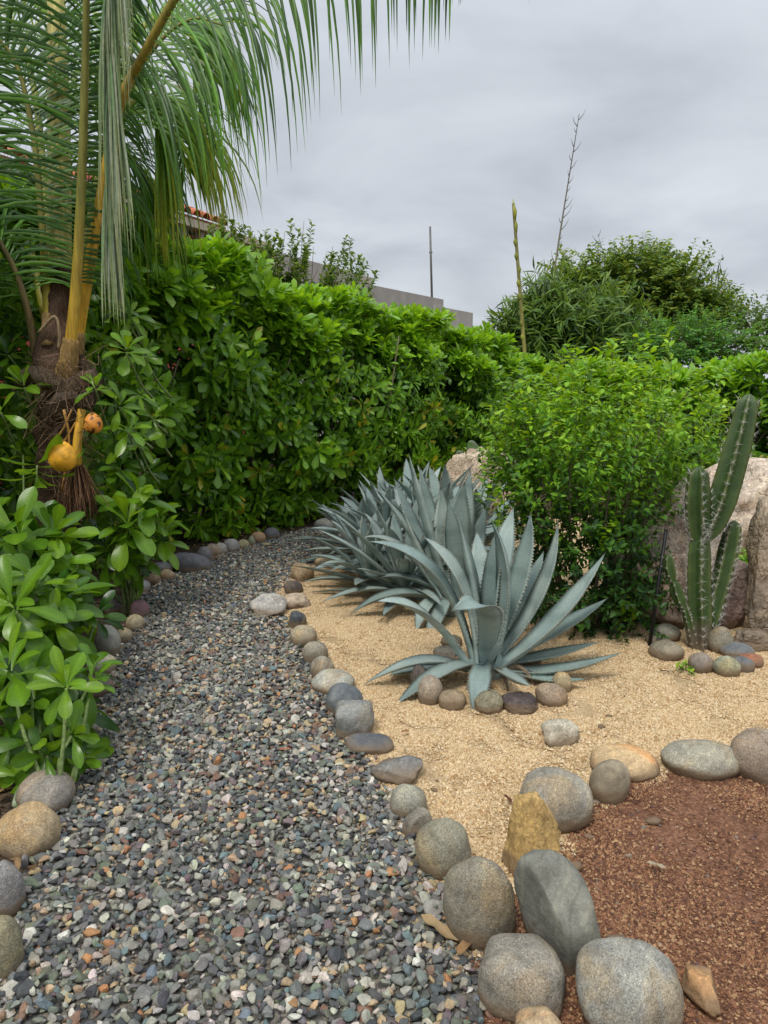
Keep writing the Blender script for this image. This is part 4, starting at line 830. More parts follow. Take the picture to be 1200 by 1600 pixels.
# the front agave: every leaf from its base, bend and tip
B = G(765, 1068) + np.array([0, .06, 0]); YB = B[1]
ag = empty('agave', B, 'large blue grey agave in front with toothed leaves ringed by cobbles', 'agave', gG)
def hl(base, root, lst, bz=.07):
    for k, (bx, tx, ty, dT, qx, qy, dC, wd, tw) in enumerate(lst):
        Yb = base[1]; p0 = np.array([P(bx, 1000, Yb)[0], Yb + .05 * np.sign(dT) if dT else Yb, bz + random.uniform(0, .04)]); agave_leaf(p0, P(qx, qy, Yb + dC), P(tx, ty, Yb + dT), wd, root, k, tw)
hl(B, ag, [
 (772, 803, 792, .42, 775, 880, .30, .15, 0), (768, 829, 800, .25, 828, 900, .15, .17, 0), (775, 872, 812, .18, 868, 930, .12, .17, .1), (760, 778, 820, .05, 770, 920, .10, .16, 0),
 (755, 714, 803, .10, 745, 905, .05, .19, -.1), (770, 767, 812, -.05, 812, 900, -.02, .19, .1), (745, 660, 838, -.02, 745, 890, .0, .15, .3), (740, 574, 846, .0, 700, 850, .08, .15, .2),
 (782, 947, 862, -.02, 870, 990, -.10, .20, -.2), (790, 950, 934, .15, 880, 985, .10, .16, 0), (730, 588, 940, -.28, 665, 925, -.18, .13, .3), (752, 704, 955, -.40, 790, 905, -.34, .17, .7),
 (790, 938, 1002, .12, 850, 1030, .05, .13, 0), (790, 975, 1018, -.02, 860, 1062, -.08, .14, .1), (730, 568, 1070, -.10, 660, 1010, -.10, .14, -.1), (735, 608, 1056, -.02, 640, 1040, .05, .12, 0),
 (745, 615, 1104, -.30, 690, 1035, -.25, .15, -.2), (752, 741, 1127, -.42, 752, 1040, -.38, .12, 0), (775, 830, 1072, -.42, 800, 1062, -.40, .11, .4), (790, 918, 1060, -.18, 850, 1070, -.15, .10, 0),
 (765, 745, 830, .40, 752, 900, .25, .15, 0), (772, 850, 860, .45, 820, 940, .3, .14, 0), (765, 775, 1000, -.12, 772, 1020, -.12, .10, 0)])
V, F = tube([B + [0, 0, -.02], B + [0, 0, .1], B + [0, 0, .25]], [.075, .085, .03], 14); mb = MB(); mb.add(V, F, AGC[0]); mb.build('core', M['agave'], ag)
for k, (az, l) in enumerate([(-2.2, .20), (-1.2, .17), (-.5, .22), (.4, .2), (2.9, .2), (-1.7, .24)]):
    d = np.array([math.cos(az), math.sin(az), 0]); q0 = B + d * .05 + [0, 0, .07]; q1 = q0 + d * l * .6 + [0, 0, .03]; q2 = q0 + d * l + [0, 0, -.06]; C = spline([q0, q1, q2], 5); V, F = tube(C, np.interp(np.linspace(0, 1, 11), [0, .3, .8, 1], [.022, .018, .010, .002]), 7, squash=.35); mb = MB(); mb.add(V + rng.normal(0, .002, V.shape), F, (0.26, 0.20, 0.14)); mb.build('dry_leaf', M['leaf_dry'], ag)
# the second big agave just behind
B2 = G(705, 965) + np.array([0, .08, 0])
ag2 = empty('agave', B2, 'second large agave with broad upright leaves just behind the front one', 'agave', gG)
hl(B2, ag2, [
 (700, 638, 706, .10, 665, 820, .0, .20, -.1), (712, 726, 752, .15, 705, 850, .12, .22, .1), (705, 690, 760, .25, 690, 850, .15, .19, 0), (722, 760, 790, .3, 735, 880, .2, .17, 0),
 (690, 592, 768, .0, 650, 830, .0, .14, .2), (695, 655, 728, .3, 675, 830, .2, .16, 0), (690, 565, 840, -.05, 630, 825, .0, .13, .1), (700, 545, 962, -.1, 610, 905, -.1, .17, 0),
 (690, 650, 992, -.35, 660, 930, -.28, .11, 0), (700, 664, 1013, -.38, 690, 935, -.3, .13, 0), (705, 632, 800, -.12, 655, 880, -.1, .15, 0), (712, 700, 780, -.15, 715, 870, -.12, .17, 0),
 (715, 735, 730, .45, 725, 850, .3, .15, 0), (700, 615, 745, .4, 655, 850, .3, .14, 0), (700, 580, 905, .05, 640, 885, .05, .13, 0)], bz=.09)
V, F = tube([B2 + [0, 0, -.02], B2 + [0, 0, .1], B2 + [0, 0, .25]], [.075, .085, .03], 14); mb = MB(); mb.add(V, F, AGC[1]); mb.build('core', M['agave'], ag2)
for (px, py, n, l, wd, lab, sd_) in [
 (632, 938, 28, .62, .10, 'medium agave with crowded narrow leaves left of the second large one', 1),
 (578, 922, 26, .56, .095, 'low spreading agave at the left front of the row touching the sand', 2),
 (660, 905, 24, .78, .12, 'tall agave hidden low in the middle of the row behind the second large one', 3),
 (600, 890, 28, .70, .10, 'agave with many spiky upright leaves at the left of the row', 4),
 (560, 872, 24, .52, .085, 'small agave at the left rear reaching over the path gravel', 5),
 (700, 880, 24, .78, .12, 'agave tucked between the row and the pink tan boulder', 6),
 (640, 862, 26, .80, .11, 'agave in the rear middle of the row below the hedge', 7),
 (600, 852, 24, .66, .10, 'rear agave at the far left end below the hedge', 8),
 (745, 872, 22, .74, .12, 'agave partly behind the yellow green shrub sprays', 9),
 (690, 845, 22, .80, .11, 'hindmost agave in front of the boulder', 10)]:
    agave_auto(G(px, py), n, l, wd, lab, sd_, gG, rows=11)

# ------------------------------------------------------------------ cactus
def mat_cactus():
    m, nt = newmat('cactus_skin'); a = attr(nt); tc = nt.nodes.new('ShaderNodeTexCoord'); n1 = noise(nt, tc.outputs['Object'], 12, 5, .6); n2 = noise(nt, tc.outputs['Object'], 90, 3)
    c = mul(nt, a.outputs[0], ramp(nt, n1.outputs[0], [(0.3, (0.7, .72, .7)), (0.7, (1.3, 1.25, 1.1))]))
    return finish(m, nt, c, 0.5, bump(nt, n2.outputs[0], .2, .002), .4)
M['cactus'] = mat_cactus(); M['spine'] = mat_plain('cactus_spine', .6, 50, .1, 0, .001)
cb_ = G(1093, 1018) + np.array([0, .08, 0]); cac = empty('cactus', cb_, 'branched ribbed green columnar cactus with white spines', 'cactus'); YC = cb_[1]
CG = np.array([0.040, 0.080, 0.022]); CRIB = np.array([0.13, 0.16, 0.06])
def cactus_arm(pts, rad, name='arm', ribs=5, ph=.5, corky=0.0, spin=True, k=7, sz=.034):
    C = spline(pts, k); m = len(C); rr = np.interp(np.linspace(0, 1, m), np.linspace(0, 1, len(rad)), rad); T = np.gradient(C, axis=0); nA = ribs * 8; V = []; Cc = []; fr = []
    for i in range(m):
        t = nrm(T[i]); u = nrm(np.cross(t, (0, 1, 0))); v = np.cross(u, t); fr.append((t, u, v)); cap_ = min(1, (m - 1 - i + .35) / 1.6) ** .5
        for j in range(nA):
            th = 2 * math.pi * j / nA; s_ = abs(math.sin(ribs / 2 * th)); r = rr[i] * cap_ * (1 - .46 * s_ ** .8)
            a = th + ph; V.append(C[i] + r * (u * math.cos(a) + v * math.sin(a))); q = (1 - s_) ** 4
            z = V[-1][2]; ck = max(0, min(1, (corky - z) / .08)) if corky else 0
            Cc.append((CG * (1 - q) + CRIB * q) * (1 - ck) + np.array([.16, .13, .095]) * ck)
    F = [(i * nA + j, i * nA + (j + 1) % nA, (i + 1) * nA + (j + 1) % nA, (i + 1) * nA + j) for i in range(m - 1) for j in range(nA)]
    V.append(C[-1] + fr[-1][0] * rr[-1] * .25); Cc.append(CG * 1.1)
    Ft = [((m - 1) * nA + j, (m - 1) * nA + (j + 1) % nA, m * nA) for j in range(nA)]
    mb = MB(); mb.add(V, [np.array(F), np.array(Ft)], np.array(Cc)); arm = mb.build(name, M['cactus'], cac)
    if spin:
        mb = MB(); Ltot = np.linalg.norm(np.diff(C, axis=0), axis=1).sum(); ns = int(Ltot / .042)
        for q in range(ns):
            f = min(m - 1.01, (q + .5 + random.uniform(-.22, .22)) / ns * (m - 1)); i = min(int(f), m - 2); w_ = f - i; c = C[i] * (1 - w_) + C[i + 1] * w_; t, u, v = fr[i]; r0 = rr[i] * min(1, (m - 1 - f + .35) / 1.6) ** .5
            for b in range(ribs):
                a = 2 * math.pi * b / ribs + ph; o_ = u * math.cos(a) + v * math.sin(a); p = c + o_ * r0 * .99; s_ = np.cross(t, o_)
                mb.add([p + s_ * .004, p - s_ * .004, p + t * .005, p + o_ * .005], np.array([(0, 2, 3), (2, 1, 3), (1, 0, 3)]), (.45, .42, .36))
                for e in range(7):
                    g_ = e * .9 + random.random(); d = nrm(o_ * random.uniform(.35, 1.0) + s_ * math.cos(g_) + t * math.sin(g_)); l = sz * random.uniform(.7, 1.6); x_ = nrm(np.cross(d, (0, 1, .3))) * .0011; y_ = nrm(np.cross(d, x_)) * .0011
                    mb.add([p + x_, p - x_ * .5 + y_, p - x_ * .5 - y_, p + d * l], np.array([(0, 1, 3), (1, 2, 3), (2, 0, 3)]), np.array([.72, .70, .64]) * random.uniform(.8, 1.1))
        tag(mb.build('spines', M['spine'], arm), kind='stuff')
    return arm
def cp(*a): return np.array([P(x, y, YC + d) for x, y, d in a])
cz = .22
cactus_arm(cp((1093, 1042, 0), (1094, 1000, 0), (1091, 930, 0), (1091, 872, 0), (1092, 838, 0)), [.066, .070, .075, .072, .060], 'stem', ph=-1.45, corky=.19)
cactus_arm(cp((1092, 842, 0), (1090, 815, 0), (1089, 780, -.01), (1091, 732, -.02)), [.058, .076, .079, .058], ph=-1.62)
cactus_arm(cp((1101, 842, .0), (1112, 822, .0), (1129, 780, .0), (1152, 700, .01), (1171, 619, .03)), [.040, .072, .086, .080, .060], ph=-1.1)
cactus_arm(cp((1100, 1004, .02), (1112, 965, .03), (1127, 910, .04), (1139, 860, .05), (1148, 816, .05)), [.040, .058, .060, .064, .050], ph=-1.9, corky=.15)
cactus_arm(cp((1087, 1035, .0), (1083, 1010, -.02), (1076, 975, -.03), (1069, 948, -.04)), [.030, .026, .028, .022], ph=.3, corky=.16, sz=.014)
cactus_arm(cp((1068, 950, -.04), (1062, 938, -.04), (1057, 925, -.04), (1053, 908, -.04)), [.02, .038, .040, .026], ribs=4, ph=.4, sz=.012)
cactus_arm(cp((1052, 910, -.04), (1048, 897, -.04), (1045, 884, -.04), (1044, 867, -.04)), [.018, .036, .038, .026], ribs=4, ph=.7, sz=.012)
# black rod stuck in the sand
pa, pb = G(1015, 1014) + [0, .02, -.05], P(1041, 828, G(1015, 1014)[1] + .08)
V, F = tube([pa, pb], [.011, .011], 8); mb = MB(); mb.add(V, F, (.015, .015, .016)); V, F = tube([pb - (pb - pa) * .004, pb + (pb - pa) * .004], [.0125, .0125], 8); mb.add(V, F, (.02, .02, .02))
tag(mb.build('garden_stake', M['metal'], origin=pa), 'thin black rod leaning in the sand left of the cactus', 'stake')

# ------------------------------------------------------------------ sprays of small leaves
def sprays(LV, root, origins, dirs, lens, nleaf, lsize, cols, twig_r=.002, twig_c=(.12, .10, .05), grav=.2, spread=.9, twig=True, pair=False, mb=None, upk=.6, k=4):
    own = mb is None; mb = mb or MB()
    for o_, d_, l_ in zip(origins, dirs, lens):
        d = nrm(d_); pts = [np.array(o_)]
        for i in range(k): d = nrm(d + np.array([0, 0, -1.]) * grav / k + rng.normal(0, .07, 3)); pts.append(pts[-1] + d * l_ / k)
        pts = np.array(pts)
        if twig: V, F = tube(pts, np.linspace(twig_r, twig_r * .4, k + 1), 3, False); mb.add(V, F, twig_c)
        n = max(2, int(nleaf * random.uniform(.8, 1.2))); f = np.linspace(.08, 1, n) * k; i = np.minimum(f.astype(int), k - 1); p = pts[i] + (pts[i + 1] - pts[i]) * (f - i)[:, None]; T = nrm_rows(pts[i + 1] - pts[i])
        a = rng.uniform(0, 6.28, n) if not pair else np.tile([0., np.pi], n)[:n] + rng.normal(0, .3, n)
        u = nrm_rows(np.cross(T, np.array([.1, .2, 1.0]))); v = np.cross(T, u); sd_ = u * np.cos(a)[:, None] + v * np.sin(a)[:, None]
        dd = T * (1 - spread * .6) + sd_ * spread + rng.normal(0, .15, (n, 3)); up = np.array([0, 0, upk]) + T * (1 - upk) * .8 + rng.normal(0, .3, (n, 3))
        LV.add(p, dd, up, lsize * rng.uniform(.65, 1.15, n), rng.choice(cols(pts[-1]), n))
    if own and twig and root is not None and len(mb.V): tag(mb.build('twigs', M['stem'], root), kind='stuff')
def ellipsoid_pts(c, r, n, lo=.55, flat=-.9):
    d = nrm_rows(rng.normal(size=(n * 3, 3))); d = d[d[:, 2] > flat][:n]; q = rng.uniform(lo, 1, (len(d), 1)) ** .6
    lump = 1 + .16 * np.sin(d[:, :1] * 5 + c[0]) * np.cos(d[:, 2:] * 6 + c[1]); return np.array(c) + d * q * lump * np.array(r), d
# the bushy citrus-like shrub behind the front agave
SG = [(0.048, 0.135, 0.014), (0.075, 0.20, 0.014), (0.15, 0.33, 0.018), (0.28, 0.47, 0.025), (0.032, 0.09, 0.018), (0.20, 0.40, 0.02), (0.020, 0.060, 0.020)]
sb = G(915, 985); shrub = empty('shrub', sb, 'bushy small leaved shrub with lime green shoots behind the front agave', 'shrub')
LV = Leaves(T_EL, SG, M['leaf_small']); tw = MB()
for i in range(11):
    a = i * 2.4; tip = sb + np.array([math.cos(a) * .45, math.sin(a) * .35 + .1, random.uniform(.9, 1.5)]); st = sb + np.array([math.cos(a) * .05, math.sin(a) * .05, -.02]); V, F = tube(spline([st, (st + tip) / 2 + np.array([math.cos(a) * .10, 0, .05]), tip], 5), np.linspace(.014, .004, 11), 6); m_ = MB(); m_.add(V, F, (.13, .11, .07)); m_.build('branch', M['stem'], shrub)
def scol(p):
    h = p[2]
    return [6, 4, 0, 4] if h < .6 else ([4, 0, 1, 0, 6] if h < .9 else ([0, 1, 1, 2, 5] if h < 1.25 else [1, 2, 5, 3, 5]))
for c, r_, n, ll in [((sb[0] + .02, sb[1] + .05, .38), (.42, .38, .42), 300, .22), ((sb[0] - .04, sb[1] + .12, .95), (.52, .48, .52), 230, .32), ((sb[0] + .10, sb[1] + .25, 1.12), (.72, .5, .34), 90, .40), ((sb[0] - .25, sb[1] + .2, 1.1), (.35, .35, .4), 110, .26), ((sb[0] + .55, sb[1] + .3, 1.28), (.42, .4, .20), 50, .30)]:
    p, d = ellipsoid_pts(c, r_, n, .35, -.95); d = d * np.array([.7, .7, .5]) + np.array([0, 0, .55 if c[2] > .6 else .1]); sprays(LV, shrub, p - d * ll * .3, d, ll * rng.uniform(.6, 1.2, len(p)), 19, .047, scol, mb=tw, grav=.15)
for px, py, Y, l_ in [(868, 556, 5.0, .3), (965, 548, 5.1, .3), (925, 575, 4.8, .3), (1060, 540, 5.3, .42), (1020, 560, 5.2, .3), (985, 580, 4.9, .3), (800, 640, 4.7, .35), (770, 700, 4.6, .3), (845, 590, 4.9, .3), (1100, 600, 5.2, .3), (1075, 660, 5.0, .3), (905, 600, 4.7, .3), (795, 780, 4.5, .25), (1010, 600, 4.8, .3), (760, 730, 4.7, .3), (1050, 740, 5.0, .3), (1090, 690, 5.1, .3), (1120, 640, 5.2, .25), (830, 640, 4.6, .3), (880, 620, 4.6, .3), (940, 560, 4.9, .35), (1040, 580, 5.1, .35), (900, 560, 5.0, .35), (780, 660, 4.6, .3), (820, 600, 4.8, .35), (1000, 545, 5.0, .35), (1085, 575, 5.2, .3), (985, 940, 4.45, .2), (960, 830, 4.4, .2)]:
    for q in range(3):
        o_ = P(px + random.uniform(-14, 14), py, Y) - np.array([0, 0, l_ * .75]); sprays(LV, shrub, [o_], [np.array([random.gauss(0, .12), random.gauss(0, .1), 1.])], [l_ * random.uniform(.8, 1.1)], 14, .070, lambda p_: [2, 3, 5, 3], mb=tw, grav=0)
for q in range(105):
    a = random.uniform(0, 6.28); q0 = sb + np.array([math.cos(a) * random.uniform(.1, .45), math.sin(a) * .3 + .12, random.uniform(.45, 1.05)]); d = np.array([math.cos(a) * .5 + .12, math.sin(a) * .35, 1.1])
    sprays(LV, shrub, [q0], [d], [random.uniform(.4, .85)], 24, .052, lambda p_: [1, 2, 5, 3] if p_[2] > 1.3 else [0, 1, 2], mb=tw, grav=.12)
tag(tw.build('twigs', M['stem'], shrub), kind='stuff'); LV.build(shrub, 300, cell=8)
# low green plant between boulder and cactus, and sprouts
def small_plant(base, r_, n, lab, ls=.035, pal=SG, cols=(1, 2, 3, 2), ll=.10, nobj=60):
    root = empty('plant', base, lab, 'plant'); LV_ = Leaves(T_EL, pal, M['leaf_small']); p, d = ellipsoid_pts(np.array(base) + [0, 0, r_[2] * .5], r_, n, .2, -.3)
    sprays(LV_, root, p * .6 + np.array(base) * .4, d + np.array([0, 0, .6]), np.full(len(p), ll), 6, ls, lambda q: list(cols)); LV_.build(root, nobj, cell=6)
small_plant(G(1160, 930), (.28, .22, .32), 110, 'leafy plant glowing green in the gap behind the cactus arm', .055)
small_plant(G(1072, 1052), (.045, .035, .04), 9, 'tiny green seedling on the sand in front of the cactus', .028, ll=.035)
small_plant(G(1052, 900) + [0, .3, 0], (.14, .10, .30), 34, 'sparse sprigs of green leaves between rod and cactus', .05)
# prickly pear pads at the rear
op = G(735, 815); op[1] = 8.0; op[0] = P(735, 700, 8.0)[0]; opr = empty('prickly_pear', (op[0], 8.0, 0), 'grey green paddle cactus half hidden behind the agaves below the hedge', 'cactus')
for (x0, y0, x1, y1) in [(748, 730, 735, 690), (735, 745, 716, 706), (752, 760, 748, 725), (742, 790, 745, 745), (760, 735, 757, 705)]:
    a, b = P(x0, y0, 8.0), P(x1, y1, 7.95); V, F = ICO[3]; l = np.linalg.norm(b - a) / 2; d = nrm(b - a); u = nrm(np.cross(d, (0, 1, 0))); v = np.cross(d, u); mb = MB()
    mb.add((a + b) / 2 + V[:, :1] * d * l * 1.1 + V[:, 1:2] * u * l * .5 + V[:, 2:] * v * .025, F, (.11, .155, .09)); mb.build('pad', M['cactus'], opr)
V, F = tube([(op[0], 8.05, 0), P(745, 790, 8.02)], [.06, .05], 8); mb = MB(); mb.add(V, F, (.12, .13, .08)); mb.build('stem', M['cactus'], opr)

# ------------------------------------------------------------------ hedges
def hedge(line, H, thick, label, nros, seed, pal, top_c, size=.125, bulge=.22):
    global rng
    line = np.array(line, float); Hs = np.array(H, float); seg = np.linalg.norm(np.diff(line, axis=0), axis=1); cum = np.concatenate([[0], np.cumsum(seg)]); Lt = cum[-1]
    root = empty('hedge', (*line[len(line) // 2], 0), label, 'hedge'); LV_ = Leaves(T_OBL, pal, M['leaf'])
    def at(s):
        x = np.interp(s, cum, line[:, 0]); y = np.interp(s, cum, line[:, 1]); e = .3; x2 = np.interp(s + e, cum, line[:, 0]); y2 = np.interp(s + e, cum, line[:, 1]); x1 = np.interp(s - e, cum, line[:, 0]); y1 = np.interp(s - e, cum, line[:, 1])
        t = nrm((x2 - x1, y2 - y1, 0)); return np.array([x, y, 0]), np.array([t[1], -t[0], 0]), np.interp(s, cum, Hs)     # point, outward normal, height
    for i in range(nros):
        s = random.uniform(0, Lt); p, o_, h = at(s); layer = random.choices([0, 1, 2], [.52, .28, .20])[0]; v = random.random()
        h = h + .20 * mnoise.noise(Vector((s * 1.3, seed, 3))) + .05 * mnoise.noise(Vector((s * 5, seed, 1)))
        if v < .74:                       # front face
            zf = (v / .74); z = .10 + (h - .16) * zf
            off = bulge * math.sin(math.pi * (0.15 + .75 * zf)) + .30 * mnoise.noise(Vector((s * 1.4, z * 1.7, seed))) + .10 * mnoise.noise(Vector((s * 5, z * 5, seed + 4))) - (.14 if zf < .2 else 0)
            off -= .45 * max(0, zf - .86) ** 1 * 2.2
            n_ = nrm(o_ * (1.15 - .8 * zf) + np.array([0, 0, -.1 + 1.1 * zf ** 1.6]))
        else:
            q = (v - .74) / .26; z = h + .02; off = -thick * q - .05; zf = 1.0; n_ = nrm(np.array([0, 0, 1.]) + o_ * .25 * (1 - q))
        off -= [0, .20, .45][layer]; z -= [0, .10, .22][layer] if zf > .8 else 0
        if mnoise.noise(Vector((s * 2.6, z * 3.0, seed + 20))) > .24 and .12 < zf < .76 and layer == 0: continue     # hollows
        if mnoise.noise(Vector((s * 1.1, z * 1.6, seed + 40))) > .26 and .25 < zf < .7 and layer < 2: continue
        c = p + o_ * off + np.array([0, 0, z]) + rng.normal(0, .03, 3)
        axis = n_ + rng.normal(0, .35, 3); droop = random.uniform(.2, 1.1)
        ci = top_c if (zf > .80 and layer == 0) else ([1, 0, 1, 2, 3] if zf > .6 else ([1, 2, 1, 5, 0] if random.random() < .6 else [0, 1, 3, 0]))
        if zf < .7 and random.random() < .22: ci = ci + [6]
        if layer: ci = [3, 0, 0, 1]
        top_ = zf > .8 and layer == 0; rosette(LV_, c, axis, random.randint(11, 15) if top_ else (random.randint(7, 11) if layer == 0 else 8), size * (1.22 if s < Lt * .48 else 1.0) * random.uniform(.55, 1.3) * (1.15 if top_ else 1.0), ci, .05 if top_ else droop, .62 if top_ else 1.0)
    for i in range(int(Lt * 34)):
        s = random.uniform(0, Lt); p, o_, h = at(s); c = p + o_ * random.uniform(-.45, .12) + np.array([0, 0, h + random.uniform(-.10, .08) + .20 * mnoise.noise(Vector((s * 1.3, seed, 3))) + .08 * mnoise.noise(Vector((s * 3, seed, 9)))])
        rosette(LV_, c, np.array([random.gauss(0, .22), random.gauss(0, .22), 1.]) + o_ * .25, random.randint(10, 14), size * random.uniform(.95, 1.35), top_c, 0.0, random.uniform(.4, .6))
    # leaves on the far side and deep inside
    nb = int(Lt * 800); s = rng.uniform(0, Lt, nb)
    pts = []; 
    for q in s: p, o_, h = at(q); pts.append(p + o_ * (-random.uniform(.35, thick)) + np.array([0, 0, random.uniform(.05, 1) * (h - .1)]))
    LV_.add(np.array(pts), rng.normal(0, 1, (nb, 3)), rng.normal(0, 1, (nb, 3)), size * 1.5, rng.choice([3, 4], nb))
    for i in range(int(Lt * 5)):
        s = (i + random.random()) / 5; p, o_, h = at(s); q0 = p - o_ * random.uniform(.1, .5) + np.array([0, 0, -.02]); q1 = q0 + np.array([random.gauss(0, .25), random.gauss(0, .15), h * random.uniform(.6, .92)]); q1 = q1 + o_ * random.uniform(-.1, .35)
        V, F = tube(spline([q0, (q0 + q1) / 2 + rng.normal(0, .08, 3), q1], 4), np.linspace(.020, .007, 9), 6); m_ = MB(); m_.add(V, F, (.17, .13, .085)); m_.build('stem', M['stem'], root)
    LV_.build(root, 300, cell=9); return root
hedge([(-3.7, 2.6), (-3.4, 4.2), (-2.9, 5.8), (-2.1, 7.0), (-1.3, 8.1), (-.3, 9.0), (1.3, 10.7), (2.9, 13.2), (3.6, 14.4)], [2.9, 2.9, 2.95, 2.88, 2.60, 2.42, 2.24, 1.74, 1.4], 1.2,
      'long tall green hedge of glossy leaves along the left side of the path', 6400, 3, GREENS, [1, 2, 5, 2], size=.155)
hedge([(2.6, 11.2), (4.0, 10.2), (6.2, 9.4)], [1.60, 1.66, 1.75], 1.0, 'lower hedge behind the boulders on the right side', 1100, 8, GREENS, [1, 2, 2, 5], size=.16)

# ------------------------------------------------------------------ trees beyond
def tree(base, trunk_pts, crowns, pal, tmpl, cols, lsize, ll, nleaf, label, name='tree', grav=.3, spread=.9, cat='tree', upk=.6, pair=False, nobj=150, trunk_r=(.12, .04), group='trees beyond the garden'):
    root = empty(name, base, label, cat, group); V, F = tube(spline([np.array(base) + [0, 0, -.05]] + list(trunk_pts), 5), np.linspace(trunk_r[0], trunk_r[1], len(trunk_pts) * 5 + 1), 8); mb = MB(); mb.add(V, F, (.10, .08, .055)); mb.build('trunk', M['stem'], root)
    LV_ = Leaves(tmpl, pal, M['leaf_small']); tw = MB(); top = np.array(trunk_pts[-1])
    for (c, r_, n) in crowns:
        c = np.array(c); V, F = tube(spline([top, (top + c) / 2 + rng.normal(0, .2, 3), c], 4), np.linspace(trunk_r[1], .015, 9), 5); tw.add(V, F, (.10, .08, .055))
        p, d = ellipsoid_pts(c, r_, n, .25, -.8); d = d + np.array([0, 0, .35]); sprays(LV_, root, p - d * ll * .3, d, ll * rng.uniform(.6, 1.25, len(p)), nleaf, lsize, cols, mb=tw, grav=grav, spread=spread, twig_r=.005, upk=upk, pair=pair)
    tag(tw.build('branches', M['stem'], root), kind='stuff'); LV_.build(root, nobj, cell=7); return root
BAM = [(0.08, 0.16, 0.035), (0.12, 0.22, 0.04), (0.18, 0.28, 0.05), (0.05, 0.105, 0.032)]
YB_ = 15.0
c3 = lambda px, py, Y: P(px, py, Y)
b0 = c3(860, 640, YB_) * np.array([1, 1, 0])
tree(b0, [c3(862, 600, YB_), c3(865, 560, YB_)], [(c3(850, 510, YB_), (.75, .7, .6), 170), (c3(905, 520, YB_), (1.0, .8, .75), 240), (c3(880, 560, YB_), (1.2, .8, .5), 170), (c3(960, 545, YB_), (.9, .7, .6), 150), (c3(860, 470, YB_), (.6, .5, .45), 90), (c3(820, 500, YB_), (.4, .4, .4), 50), (c3(920, 480, YB_), (.7, .6, .4), 100)], BAM, T_NA, lambda p: [0, 1, 1, 2, 3], .27, .5, 14,
     'dark bamboo clump with long narrow leaves behind the hedge', 'bamboo', .8, .8, 'bamboo', .5)
YA = 18.0; ACA = [(0.14, 0.25, 0.04), (0.20, 0.29, 0.045), (0.10, 0.20, 0.035), (0.25, 0.31, 0.05), (0.07, 0.145, 0.035)]
a0 = c3(990, 640, YA) * np.array([1, 1, 0])
tree(a0, [c3(985, 600, YA), c3(990, 540, YA)], [(c3(940, 450, YA), (.9, .8, .7), 190), (c3(1000, 445, YA), (1.2, .9, .75), 230), (c3(1050, 450, YA), (.9, .8, .7), 190), (c3(985, 490, YA), (1.6, 1, .7), 230), (c3(1090, 480, YA), (.7, .6, .5), 110), (c3(1000, 415, YA), (.55, .5, .32), 60), (c3(900, 430, YA), (.5, .5, .4), 70), (c3(1120, 500, YA), (.8, .6, .5), 110), (c3(1060, 520, YA), (1.1, .8, .6), 120)], ACA, T_EL, lambda p: [0, 1, 2, 3, 4, 0], .125, .62, 19,
     'olive green tree with fine airy foliage rising over the bamboo', 'tree', .15, .9, pair=True, nobj=120)
FEA = [(0.08, 0.24, 0.045), (0.12, 0.31, 0.05), (0.06, 0.17, 0.04), (0.17, 0.36, 0.05)]; YF = 13.5
f0 = c3(1090, 640, YF) * np.array([1, 1, 0])
tree(f0, [c3(1088, 600, YF), c3(1090, 560, YF)], [(c3(1060, 530, YF), (.8, .7, .45), 170), (c3(1120, 535, YF), (.7, .6, .45), 150), (c3(1090, 560, YF), (1.1, .7, .4), 150), (c3(1030, 560, YF), (.5, .5, .4), 80)], FEA, T_EL, lambda p: [0, 1, 2, 3], .065, .45, 20,
     'soft feathery green tree above the right hedge', 'tree', .35, .8, pair=True, nobj=100, trunk_r=(.07, .03))
r0 = c3(1190, 650, 16) * np.array([1, 1, 0])
tree(r0, [c3(1188, 600, 16), c3(1185, 560, 16)], [(c3(1180, 510, 16), (.75, .5, .45), 70), (c3(1205, 545, 16), (.8, .6, .5), 90), (c3(1150, 480, 16), (.4, .3, .25), 20), (c3(1220, 500, 16), (.5, .5, .4), 50)], ACA, T_EL, lambda p: [2, 4, 0], .10, .5, 12,
     'thin sparse tree at the right edge against the sky', 'tree', .2, .9, pair=True, nobj=80, trunk_r=(.06, .02))
